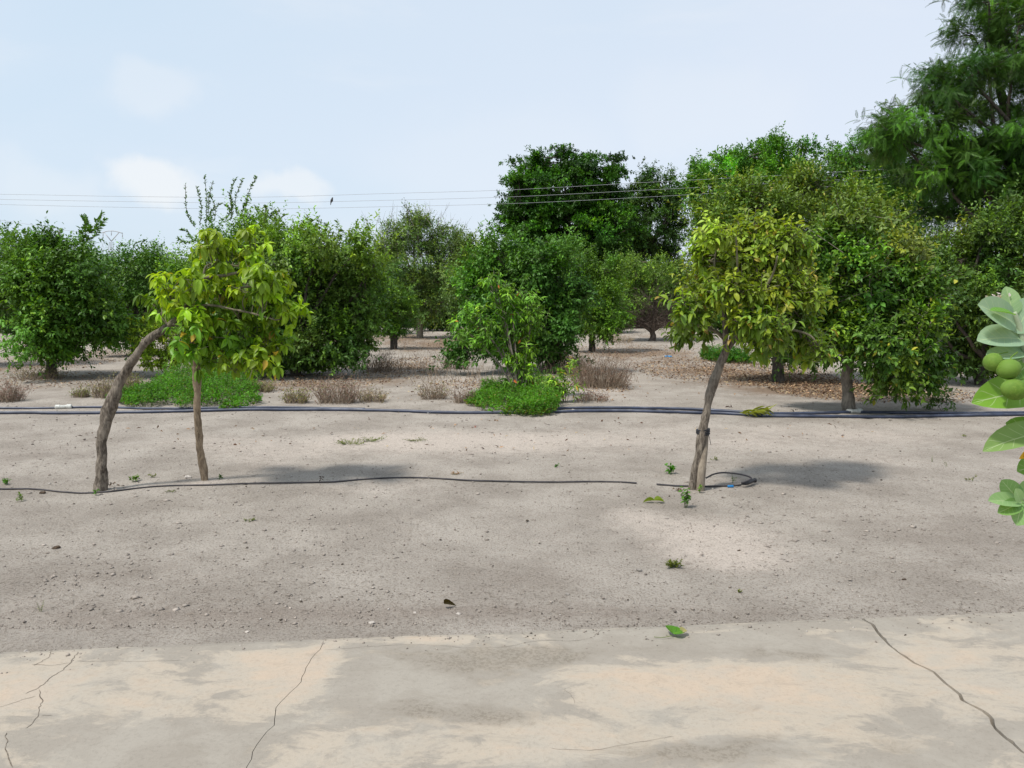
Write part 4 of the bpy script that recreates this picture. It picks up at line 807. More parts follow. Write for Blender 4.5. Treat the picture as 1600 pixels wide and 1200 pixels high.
tuft('greenish weeds low in front of the broad dark tree', (405, 612), 46, 20, 200, (.18, .18, .06), .7, 16)

# ------------------------------------------------------------------ pipes and hoses
M_PIPE = plain('dark_blue_pipe', (.028, .037, .068), .45, .25, 6, .5)
def dusty(m, c=(.30, .26, .22), f=.55):
    t = m.node_tree; b = t.nodes['Principled BSDF']; s = b.inputs['Base Color'].links[0].from_socket; gn = nn(t, 'ShaderNodeNewGeometry'); sp = nn(t, 'ShaderNodeSeparateXYZ'); t.links.new(gn.outputs['Normal'], sp.inputs[0])
    tcn = nn(t, 'ShaderNodeTexCoord'); n1 = noise(t, tcn.outputs['Object'], 3.5, 6, .7)
    t.links.new(mixc(t, math_(t, 'MULTIPLY', maprange(t, n1, .42, .72), maprange(t, sp.outputs[2], .1, .95, 0.1, f)), s, c), b.inputs['Base Color']); return m
dusty(M_PIPE, (.20, .21, .24), .6)
def run(name, label, pts, r, mt, cat, lift=0.0, n=None, group=None, sides=12, wob=.01):
    q = [G(x, y, r) for x, y in pts]; q = smooth_path(q, n or len(pts)*14); q[:, 1] += wob*vnoise(q, 1.1)
    q[:, 2] = gz(q[:, 0], q[:, 1])+r*.85+lift+np.abs(.004*vnoise(q, .9)); tb = Tubes(); tb.add(q, r, sides); return tag(link(name, tb.mesh(name), mt), label, cat, group), q
GP_ = 'irrigation pipes across the orchard edge'
run('water_pipe', 'front dark blue pipe running right across the photo in front of the trees', [(-120, 645), (0, 643), (160, 643), (400, 640), (520, 638.5), (620, 640), (690, 642), (820, 642.5), (930, 640), (1040, 642), (1120, 644), (1190, 648), (1300, 650.5), (1400, 650), (1500, 648), (1600, 646), (1750, 643)], .023, M_PIPE, 'pipe', group=GP_)
run('water_pipe', 'back dark blue pipe at left ending in the white connector', [(-120, 637), (0, 636), (50, 636), (92, 635.5)], .017, M_PIPE, 'pipe', group=GP_)
run('water_pipe', 'back dark blue pipe going from the white connector into the left weed patch', [(108, 634.5), (150, 634.5), (200, 636), (225, 637), (300, 637.5), (390, 636.5), (470, 636), (570, 637.4)], .018, M_PIPE, 'pipe', group=GP_)
run('water_pipe', 'back dark blue pipe from middle weed patch to the connector by the grey trunk', [(800, 637), (868, 636.3), (940, 635.5), (1000, 636), (1075, 637.5), (1130, 640.5), (1200, 645), (1260, 645.2), (1328, 643.5)], .022, M_PIPE, 'pipe', group=GP_)
run('water_pipe', 'back dark blue pipe running off to the right edge from the pale connectors', [(1344, 643), (1400, 643.6), (1480, 644.3), (1560, 643.5), (1750, 640)], .021, M_PIPE, 'pipe', group=GP_)
M_WH = plain('pale_plastic', (.52, .52, .48), .6, .2, 20)
def connector(base0, base1, label, r=.036):
    a = G(*base0, .03); b = G(*base1, .03); a.z = float(gz(a.x, a.y))+.028; b.z = float(gz(b.x, b.y))+.028; g = Vector(((a.x+b.x)/2, (a.y+b.y)/2, float(gz(a.x, a.y))))
    e = empty('pipe_connector', g, label, 'pipe connector', 'pale pipe connectors'); d = b-a
    tb = Tubes(); tb.add([a+d*t for t in (.28, .3, .7, .72)], [r*.72, r*.75, r*.75, r*.72], 14); link('sleeve', tb.mesh('sleeve'), M_WH, e)
    for t0, t1 in ((0, .32), (.68, 1)):
        tb = Tubes(); tb.add([a+d*(t0+(t1-t0)*k) for k in (0, .08, .15, .5, .85, .92, 1)], [r*.8, r*.98, r, r*1.03, r, r*.98, r*.8], 12, .06); link('nut', tb.mesh('nut'), M_WH, e)
connector((86, 634.5), (112, 633.5), 'white pipe connector near the left edge, partly covered by weeds')
connector((1324, 642.5), (1347, 641.7), 'pale pipe connector at the foot of the smooth grey trunk')
M_HOSE = plain('black_hose', (.035, .033, .038), .6, .3, 8, .3); dusty(M_HOSE, (.24, .21, .19), .55)
hz, hq = run('drip_hose', 'long thin black hose lying across the bare soil from the left edge to the middle', [(-60, 760), (0, 762), (50, 762), (95, 766), (130, 768), (170, 766), (215, 761), (260, 758), (330, 757), (400, 755), (470, 753.5), (520, 752), (560, 748), (600, 744.5), (640, 742.8), (680, 743.5), (740, 747), (800, 749), (860, 750), (920, 749.8), (970, 751), (995, 752.5)], .0075, M_HOSE, 'hose', lift=.001, sides=8, wob=.004)
M_CLOD = plain('brown_clod', (.07, .05, .035), .95, .4, 30, .1)
def rock(name, label, px, py, s, mt, sx=1, sy=1, szz=.7, seed=0, cat='stone', group=None, lift=0):
    import bmesh
    bm = bmesh.new(); bmesh.ops.create_icosphere(bm, subdivisions=3, radius=1); c = gp(px, py)
    co = np.array([v.co[:] for v in bm.verts]); k = 1+.45*fbm(co+seed*3.1, 1.3, 3)
    co = co*k[:, None]*np.array([s*sx, s*sy, s*szz])
    for v, p in zip(bm.verts, co): v.co = p
    me = bpy.data.meshes.new(name); bm.to_mesh(me); bm.free(); o = bpy.data.objects.new(name, me); COL.objects.link(o); me.materials.append(mt); o.location = (c.x, c.y, c.z+s*szz*.35+lift)
    return tag(o, label, cat, group)
def debris(name, label, px, py, n, size, col, cat, mt=M_LITTER, h=.02, seed=0, lift=0, ground=None):
    """a little heap of leaf bits as one object"""
    g = gp(px, py) if ground is None else G(px, py, ground); rng = np.random.default_rng(seed+int(px)); p = np.array(g)+rng.normal(size=(n, 3))*np.array([size*.55, size*.35, 0]); p[:, 2] = g.z+.003+rng.random(n)*h+lift
    me = leaves(name, p, unit(rng.normal(size=(n, 3))*np.array([1, 1, .5])), unit(rng.normal(size=(n, 3))+np.array([0, 0, 1])), size*rng.uniform(.5, 1.1, n), size*.5*rng.uniform(.5, 1.1, n), np.array(col)*np.exp(rng.normal(0, .25, (n, 1))), T_BIG)
    return tag(link(name, me, mt), label, cat)
debris('dry_leaf_knot', 'dark brown scrap caught on the long black hose', 502, 752, 16, .022, (.06, .042, .028), 'plant debris', h=.035, lift=.012)
# short hose by the right sapling
run('drip_hose', 'short black hose behind the foot of the right sapling, ending at the elbow', [(1026, 754), (1050, 756), (1080, 757), (1100, 757.5), (1130, 757), (1158, 755.5)], .0075, M_HOSE, 'hose', lift=.002, sides=8, wob=0)
q = smooth_path([P(1103, 747, YR+.1), P(1115, 741, YR+.13), P(1130, 738.5, YR+.14), P(1150, 740, YR+.13), P(1165, 743, YR+.12), P(1174, 747, YR+.1), P(1168, 751, YR+.07), P(1160, 754, YR+.05)], 40)
q[:, 2] = np.maximum(q[:, 2], gz(q[:, 0], q[:, 1])+.007); tb = Tubes(); tb.add(q, .0072, 8)
tag(link('drip_hose', tb.mesh('drip_hose'), M_HOSE), 'black hose bowed up off the soil from the right sapling to the elbow', 'hose')
a = G(1160, 755, .02); b = G(1178, 750.5, .02); e = empty('hose_elbow', (a.x, a.y, 0), 'thick black end piece where the bowed hose meets the short hose', 'hose fitting')
tb = Tubes(); tb.add(smooth_path([a+Vector((-.01, 0, 0)), a+Vector((.03, .0, .002)), b], 12), [.013, .016, .018, .016], 12, .08); link('body', tb.mesh('body'), M_BLACK, e)
tb = Tubes(); tb.add([b+Vector((-.004, 0, 0)), b+Vector((0, 0, 0)), b+Vector((.018, 0, 0)), b+Vector((.022, 0, 0))], [.017, .021, .021, .015], 12); link('cap', tb.mesh('cap'), M_BLACK, e)
a = G(1137, 757, .012); b = G(1146, 757, .012); tb = Tubes(); zz = float(gz(a.x, a.y))+.010
tb.add([(a.x, a.y, zz), (a.x+.005, a.y, zz), (b.x-.004, b.y, zz), (b.x, b.y, zz)], [.0095, .0115, .0118, .0098], 10, .1)
tag(link('tape_wrap', tb.mesh('tape_wrap'), plain('blue_tape', (.01, .17, .42), .4, .15)), 'bright blue tape wrapped round the short black hose', 'tape')

# ------------------------------------------------------------------ milkweed at the right edge
gx = Vector((1.60, 2.25, 0)); 
e = empty('milkweed_plant', (1.74, 2.25, 0.0), 'big-leaved pale green milkweed with round green fruits at the right edge', 'plant')
Ym = 2.22
st = [(1.74, 2.25, -.03), (1.72, 2.25, .35), (1.65, 2.24, .65)]+[tuple(P(x, y, Ym)) for x, y in ((1625, 760), (1618, 690), (1612, 620), (1605, 560), (1596, 520), (1584, 488))]
tb = Tubes(); tb.add(smooth_path(st, 50, .004), [.016, .015, .013, .011, .007], 12, .05)
tb.add(smooth_path([P(1625, 790, Ym), P(1612, 800, Ym-.03), P(1597, 775, Ym-.05)], 12), [.008, .005], 8)
link('stem', tb.mesh('stem'), plain('milkweed_stem', (.34, .40, .26), .7, .15), e)
MK = []
def ml(px, py, ex, ey, wpx, dY0=0., dY1=0., nrm=(0, -.5, .9), col=(.25, .36, .22), curl=.0):
    a = np.array(P(px, py, Ym+dY0)); b = np.array(P(ex, ey, Ym+dY1)); L = np.linalg.norm(b-a); MK.append((a, b-a, np.array(nrm, float), L, wpx*1.12*Ym/F, col, curl))
PALE = (.29, .41, .285); MIDG = (.15, .29, .055); LIT = (.17, .33, .04)  # LIT: sunlight shining through the leaf is painted into this green
ml(1583, 492, 1574, 449, 32, 0, .02, (.2, -1, .1), (.27, .41, .20), -.05)
ml(1586, 505, 1534, 474, 44, 0, -.06, (-.2, -.9, .5), PALE)
ml(1585, 492, 1549, 482, 16, -.03, -.06, (0, -.4, .9), (.16, .34, .05))
ml(1586, 520, 1618, 464, 42, 0, .0, (-.3, -.9, .3), PALE)
ml(1592, 520, 1630, 488, 40, .0, .05, (0, -.7, .5), PALE)
ml(1596, 530, 1531, 520, 42, 0, -.04, (0, -.75, .75), PALE, .1)
ml(1600, 528, 1650, 508, 38, 0, .05, (0, -.7, .7), PALE)
ml(1602, 550, 1543, 562, 30, 0, -.05, (0, -.55, .8), (.24, .37, .24), -.1)
ml(1604, 552, 1560, 540, 28, .03, .02, (0, -.6, .8), (.22, .34, .20))
ml(1606, 556, 1570, 575, 34, .0, .05, (0, -.8, .5), (.18, .31, .12))
ml(1606, 560, 1660, 555, 42, 0, .0, (0, -.7, .7), PALE)
ml(1608, 612, 1530, 620, 0.1, 0, 0)
MK.pop()
ml(1640, 608, 1527, 616, 54, .0, -.10, (0, -.8, .6), LIT, .05)
ml(1606, 590, 1584, 545, 34, .02, .06, (.3, -.9, .3), (.2, .33, .14))
ml(1604, 570, 1580, 596, 30, -.02, -.03, (0, -.9, .4), MIDG)
ml(1640, 675, 1543, 684, 40, 0, -.10, (0, -.6, .75), (.20, .31, .10), .1)
ml(1640, 690, 1575, 660, 40, .02, .02, (0, -.9, .4), MIDG)
ml(1640, 720, 1592, 735, 34, 0, -.03, (0, -.8, .5), MIDG)
ml(1625, 650, 1680, 640, 50, 0, .05, (0, -.8, .5), MIDG); ml(1625, 750, 1690, 745, 50, 0, .05, (0, -.8, .5), MIDG)
ml(1592, 782, 1566, 750, 28, -.05, -.03, (-.2, -.9, .4), (.22, .37, .13)); ml(1592, 784, 1548, 780, 24, -.05, -.1, (0, -.7, .7), (.25, .40, .17)); ml(1594, 786, 1562, 800, 22, -.05, -.1, (0, -.8, .5), (.18, .33, .09))
ml(1594, 784, 1612, 752, 28, -.05, -.03, (.2, -.9, .4), (.24, .38, .15)); ml(1596, 786, 1590, 820, 28, -.05, -.09, (0, -.9, .3), (.22, .37, .14)); ml(1596, 786, 1630, 800, 28, -.05, -.05, (0, -.9, .4), (.22, .37, .14)); ml(1594, 784, 1588, 764, 16, -.07, -.08, (0, -.9, .4), (.30, .44, .20))
pe = [m for m in MK]
me = leaves('leaves', np.array([m[0] for m in pe]), np.array([m[1] for m in pe]), np.array([m[2] for m in pe]), np.array([m[3] for m in pe]), np.array([m[4] for m in pe]), np.array([m[5] for m in pe]), T_MILK, np.array([m[6] for m in pe]))
link('leaves', me, M_MILK, e)
def fmat():
    m, t, b, o = mat('fruit_skin'); tcn = nn(t, 'ShaderNodeTexCoord'); n1 = noise(t, tcn.outputs['Object'], 90, 4, .6); n2 = noise(t, tcn.outputs['Object'], 18, 3)
    t.links.new(mixc(t, maprange(t, n2, .3, .7), mixc(t, maprange(t, n1, .4, .65), (.09, .17, .016), (.14, .22, .03)), (.12, .21, .03)), b.inputs['Base Color']); b.inputs['Roughness'].default_value = .7; b.inputs['Specular IOR Level'].default_value = .25
    b.inputs['Subsurface Weight'].default_value = .15; b.inputs['Subsurface Radius'].default_value = (.01, .02, .005); b.inputs['Subsurface Scale'].default_value = .5
    bp = nn(t, 'ShaderNodeBump'); bp.inputs['Strength'].default_value = .25; bp.inputs['Distance'].default_value = .002; t.links.new(n1, bp.inputs['Height']); t.links.new(bp.outputs[0], b.inputs['Normal']); return m
MF = fmat()
def fruit(px, py, r, Yf, sx, ang, stalk):
    import bmesh
    bm = bmesh.new(); bmesh.ops.create_uvsphere(bm, u_segments=32, v_segments=20, radius=1); c = P(px, py, Yf); k = r*Yf/F
    for v in bm.verts:
        x, y, z = v.co; s = 1-.10*max(0, x)**3+.02*math.sin(3*y+2*z); v.co = Vector((x*sx, y*s, z*s))*k
        v.co.rotate(__import__('mathutils').Euler((0, ang, 0))); v.co += c
    for f_ in bm.faces: f_.smooth = True
    me = bpy.data.meshes.new('fruit'); bm.to_mesh(me); bm.free(); o = link('fruit', me, MF, e)
    tb = Tubes(); s0 = P(*stalk, Yf+.02); tb.add(smooth_path([s0, (s0+c)/2+Vector((0, .01, .008)), c+Vector((k*.3, .005, k*.8))], 12), .0017, 6); s = link('stalk', tb.mesh('stalk'), MF, None); s.parent = o
fruit(1552, 566, 14.5, Ym-.07, 1.0, 0, (1575, 550)); fruit(1576, 577, 17.5, Ym-.10, .92, 1.2, (1590, 550)); fruit(1585, 609, 16.5, Ym-.12, 1.25, .2, (1600, 592))
# small white-mauve flower buds at the top and a yellowed leaf lower down
rng = np.random.default_rng(6); c = np.array(P(1560, 467, Ym+.02)); n = 26
p = c+rng.normal(size=(n, 3))*np.array([.016, .01, .008]); link('flower_cluster', leaves('flower_cluster', p, unit(rng.normal(size=(n, 3))+np.array([0, 0, .8])), unit(rng.normal(size=(n, 3))), np.full(n, .013), np.full(n, .009), np.tile([.62, .52, .55], (n, 1))*rng.uniform(.7, 1.1, (n, 1)), T_MID), M_MILK, e)
c0 = np.array(P(1608, 700, Ym-.05)); o = link('withered_leaf', leaves('withered_leaf', np.array([c0, c0]), np.array([[-.5, -.2, -.8], [-.3, -.3, -.6]]), np.array([[.3, -.9, .2], [-.3, -.9, .2]]), np.array([.038, .03]), np.array([.024, .02]), np.array([[.50, .26, .03], [.42, .2, .03]]), T_BIG), M_SAP, e); o['label'] = 'orange-yellow withered leaf'

# ------------------------------------------------------------------ sprigs, fallen leaves and stones that stand alone
def sprig(label, px, py, w, h, n, leaf, col, seed=0, aspect=.55, name='weed_sprig', yellow=0, group='small weeds on the bare soil'):
    g = gp(px, py); k = g.y/F; rng = np.random.default_rng(seed+int(px)); e = empty(name, g, label, 'weed', group); ns = max(3, n//7)
    s = np.array(g)+rng.normal(size=(ns, 3))*np.array([w*k*.10, w*k*.08, 0]); t_ = s+np.stack([rng.uniform(-.5, .5, ns)*w*k*.8, rng.uniform(-.4, .4, ns)*w*k*.7, h*k*rng.uniform(.4, 1, ns)], -1)
    V, Q = stems(s-np.array([0, 0, .01]), t_, .0018, .001); link('stems', mesh('stems', V, [Q]), bpy.data.materials['weed_stems_weed_patch'], e)
    i = rng.integers(0, ns, n); f = rng.uniform(.3, 1.05, n); p = s[i]+(t_-s)[i]*f[:, None]; D = unit(rng.normal(size=(n, 3))*np.array([1, 1, .4])+np.array([0, 0, .25])); p[:, 2] = np.maximum(p[:, 2], g.z+.004)
    c = np.array(col)*np.exp(rng.normal(0, .2, (n, 1))); link('leaves', leaves('leaves', p, D, unit(rng.normal(size=(n, 3))*.4+np.array([0, 0, 1.])), leaf*rng.uniform(.6, 1.2, n), leaf*aspect*rng.uniform(.7, 1.2, n), c, T_MID), M_WEED, e)
GR = (.075, .20, .025)
sprig('small green weed at the left edge of the bare soil', 9, 755, 18, 12, 40, .028, GR, 1); sprig('tiny green weed just in front of the foot of the bent trunk', 150, 772, 10, 12, 26, .022, GR, 2); sprig('pale green weed in front of the hose at the far left', 34, 781, 22, 14, 34, .022, (.12, .19, .04), 3)
sprig('green weed between the bent trunk and the prop pole', 213, 751, 24, 10, 50, .03, (.11, .20, .03), 4); sprig('thin yellowish weed right of the green weed by the bent trunk', 238, 745, 26, 8, 30, .02, (.16, .18, .05), 5); sprig('dark green weed beside the foot of the prop pole', 343, 748, 12, 6, 30, .022, (.05, .11, .02), 6)
sprig('bright green curly sprig left of the right sapling foot', 1050, 738, 20, 18, 46, .045, (.07, .22, .025), 7); sprig('green weed growing at the foot of the right sapling', 1072, 790, 18, 34, 70, .035, (.08, .21, .03), 8); sprig('tiny weed at the base of the stake', 1093, 768, 10, 12, 20, .025, (.10, .20, .03), 9)
sprig('tiny dark green sprig in the middle of the bare soil', 869, 726, 11, 7, 22, .022, (.05, .15, .02), 10); sprig('round curled yellow-green weed alone in front of the right sapling', 1052, 883, 32, 12, 260, .013, (.13, .15, .03), 11, .8); sprig('very small yellow-green weed on the soil near the slab', 1155, 922, 9, 4, 40, .010, (.15, .17, .03), 12, .8)
sprig('small weed at right near the milkweed, on the bare soil', 1515, 748, 16, 10, 34, .018, (.14, .15, .05), 13); sprig('tiny yellow-green weed between the pipes and the milkweed', 1507, 680, 12, 5, 26, .018, (.18, .20, .06), 14); sprig('small dry weed tuft behind the stake', 1118, 716, 16, 6, 40, .018, (.13, .15, .05), 15)
sprig('sprig inside the bowed hose', 1144, 752, 10, 10, 20, .02, (.07, .15, .03), 16); sprig('flattened yellow-green weed in front of the hose near the prop pole', 270, 768, 22, 4, 40, .014, (.12, .14, .05), 17); sprig('small low weed on the open soil below the long hose', 388, 810, 26, 5, 60, .013, (.14, .16, .07), 18)
sprig('thin upright weed stalks at far left of the near soil', 62, 950, 12, 20, 14, .012, (.15, .16, .08), 19, .3); sprig('broad low weed mat left half, yellow-green, behind the hose', 548, 692, 60, 7, 220, .02, (.15, .17, .05), 20, .5); sprig('weed mat right part, yellow-green, behind the hose', 580, 688, 50, 7, 140, .02, (.14, .17, .05), 21, .5)
sprig('sparse low weed strip near the middle of the soil', 648, 688, 44, 5, 110, .018, (.13, .15, .05), 22, .5); sprig('reddish low weed behind the middle of the long hose', 714, 738, 24, 5, 70, .016, (.26, .12, .06), 23, .4)
sprig('thin bare stalks on the right soil left of the milkweed', 1480, 726, 10, 16, 12, .01, (.2, .16, .1), 24, .3); sprig('thin dry stalks further left of the milkweed', 1457, 718, 10, 12, 10, .01, (.2, .16, .1), 25, .3)
# yellow-green fallen frond on the pipes
g = gp(1178, 652); rng = np.random.default_rng(2); n = 46; p = np.array(g)+np.stack([rng.uniform(-.20, .16, n), rng.uniform(-.02, .10, n), .045+rng.uniform(0, .05, n)], -1)
D = unit(np.stack([np.full(n, .85)+rng.normal(size=n)*.2, rng.normal(size=n)*.3, rng.uniform(.0, .55, n)], -1))
tag(link('fallen_frond', leaves('fallen_frond', p, D, unit(rng.normal(size=(n, 3))*.5+np.array([0, -.5, .8])), rng.uniform(.10, .22, n), np.full(n, .013), np.array([.28, .30, .08])*np.exp(rng.normal(0, .25, (n, 1))), T_BIG), M_WEED), 'yellow-green fallen frond lying over the pipes right of the right sapling', 'fallen leaves')
def fallen(name, label, px, py, leaf, col, seed, n=1, curl=.4, z=None, wd=.8, rz=None, cup=.9):
    g = gp(px, py) if z is None else G(px, py, z); rng = np.random.default_rng(seed); D = unit(rng.normal(size=(n, 3))*np.array([1, .7, .15])) if rz is None else np.array([[math.cos(a), math.sin(a), b_] for a, b_ in rz])
    me = leaves(name, np.tile(np.array(g)+np.array([0, 0, .012]), (n, 1)), D, unit(rng.normal(size=(n, 3))*.3+np.array([0, -.2, 1])), np.full(n, leaf), np.full(n, leaf*wd), np.array([col]*n)*np.exp(rng.normal(0, .15, (n, 1))), tmpl([(0, .2), (.15, .7), (.4, 1), (.65, .9), (.85, .55), (1, .08)], 2, curl, cup))
    co = np.empty(len(me.vertices)*3); me.vertices.foreach_get('co', co); co = co.reshape(-1, 3); co[:, 2] += max(0, g.z+.003-co[:, 2].min()); me.vertices.foreach_set('co', co.ravel())
    return tag(link(name, me, M_SAP), label, 'fallen leaf')
e = empty('fallen_leaf', G(1057, 992, SZ), 'curled green leaf with a stalk fallen on the edge of the concrete slab', 'fallen leaf')
o = fallen('blade', 'x', 1052, 994, .055, (.07, .19, .02), 3, 2, .5, SZ+.004, 1.0, [(2.0, .9), (.2, .45)], .5); o.parent = e; o.location = -e.location; del o['label']; del o['category']
o = fallen('dry_edge', 'dry grey-brown folded edge of the leaf', 1064, 992, .035, (.28, .24, .17), 5, 1, .5, SZ+.004, 1.0, [(.5, .5)], .8); o.parent = e; o.location = -e.location; del o['category']
tb = Tubes(); tb.add(smooth_path([G(1022, 995, SZ+.004), G(1035, 996, SZ+.008), G(1050, 993, SZ+.012)], 12), .0016, 6); link('stalk', tb.mesh('stalk'), plain('leaf_stalk', (.16, .2, .06), .6), e)
o = fallen('dead_leaf', 'dark brown curled dead leaf on the soil just beyond the slab', 694, 947, .05, (.045, .028, .018), 8, 1, .9, None, .6, [(-.25, .25)], 1.4)
o = fallen('fallen_leaf', 'green and yellow leaf lying on the soil in front of the right sapling', 1022, 784, .085, (.13, .17, .03), 9, 2, .3, None, .6, [(.1, .1), (2.9, .05)], .7)
debris('dirt_scraps', 'brown curled scraps beside the foot of the bent trunk', 178, 757, 9, .030, (.12, .09, .065), 'plant debris')
debris('dead_leaves', 'small brown dead leaves at the foot of the right sapling', 1062, 765, 14, .035, (.12, .085, .05), 'plant debris')
debris('brown_scraps', 'two brown scraps just behind the front pipe left of the fallen frond', 1138, 636, 8, .045, (.10, .065, .05), 'plant debris')
debris('dark_scraps', 'dark scraps behind the front pipe right of the fallen frond', 1240, 643, 9, .04, (.07, .055, .045), 'plant debris')
debris('red_leaf', 'small red dead leaf on the soil above the middle', 741, 665, 3, .03, (.36, .06, .03), 'fallen leaf')
def cloth(name, label, px, py, s, col, seed, cat):
    g = gp(px, py); n = 16; u, v = np.meshgrid(np.linspace(-1, 1, n), np.linspace(-1, 1, n)); p = np.stack([u, v, 0*u], -1)
    z = .35*np.abs(fbm(p+seed, 1.6, 4))+.25*(1-u*u)*(1-v*v); V = np.stack([g.x+u*s*(1+.3*vnoise(p+seed, 2)), g.y+v*s*.7*(1+.3*vnoise(p+seed+4, 2)), g.z+.004+z*s], -1).reshape(-1, 3)
    i = np.arange(n-1)[:, None]*n+np.arange(n-1); Q = np.stack([i, i+1, i+1+n, i+n], -1).reshape(-1, 4); me = mesh(name, V, [Q], True); o = link(name, me, plain(name+'_plastic', col, .4, .1)); md = o.modifiers.new('s', 'SOLIDIFY'); md.thickness = .002; return tag(o, label, cat)
cloth('plastic_bag', 'crumpled white plastic bag behind the left weed patch', 244, 600, .12, (.75, .75, .76), 2, 'litter')
cloth('plastic_scrap', 'small bright blue plastic scrap on the leaf litter in the right clearing', 1044, 556, .10, (.02, .25, .55), 5, 'litter')
cloth('white_scrap', 'tiny white scrap beside the front pipe near the middle', 671, 644, .035, (.75, .75, .75), 7, 'litter')
M_ST = plain('grey_stone', (.26, .235, .21), .9, .3, 40, .2); M_ST2 = plain('pale_stone', (.42, .38, .34), .9, .15, 40, .2)
for k, (lab, x, y, s, m_) in enumerate([('grey stone on the soil left of the curled weed', 999, 889, .016, M_ST), ('small dark stone on the soil right of the curled weed', 1155, 857, .011, M_CLOD), ('dark clod left of the curled green weed and nearer the slab', 886, 927, .012, M_ST), ('small grey stone right of the very small weed', 1195, 915, .010, M_ST), ('pale stone on the far left slab edge', 40, 1012, .010, M_ST2), ('pale lump on the soil beside the prop pole', 293, 745, .030, M_ST2),
        ('dark clod near the left edge below the hose', 66, 769, .024, M_CLOD), ('dark clod on the soil at far left', 88, 852, .022, M_CLOD), ('pale stone beside the slab edge at left of the middle', 580, 972, .014, M_ST2), ('small white stone left of the dead leaf', 648, 955, .008, M_ST2), ('pale pebble near the concrete edge below the long hose', 386, 983, .009, M_ST2), ('dark scrap of soil at right of the near ground', 1413, 903, .010, M_CLOD), ('white lump inside the reddish dry bush', 945, 593, .07, M_ST2), ('white lump between the front pipe and the middle weed patch', 895, 640, .022, M_ST2), ('white crumb just below the dark dead leaf', 716, 958, .012, M_ST2)]):
    rock('stone', lab, x, y, s, m_, 1.1, .9, .6, k, 'stone', 'loose stones')

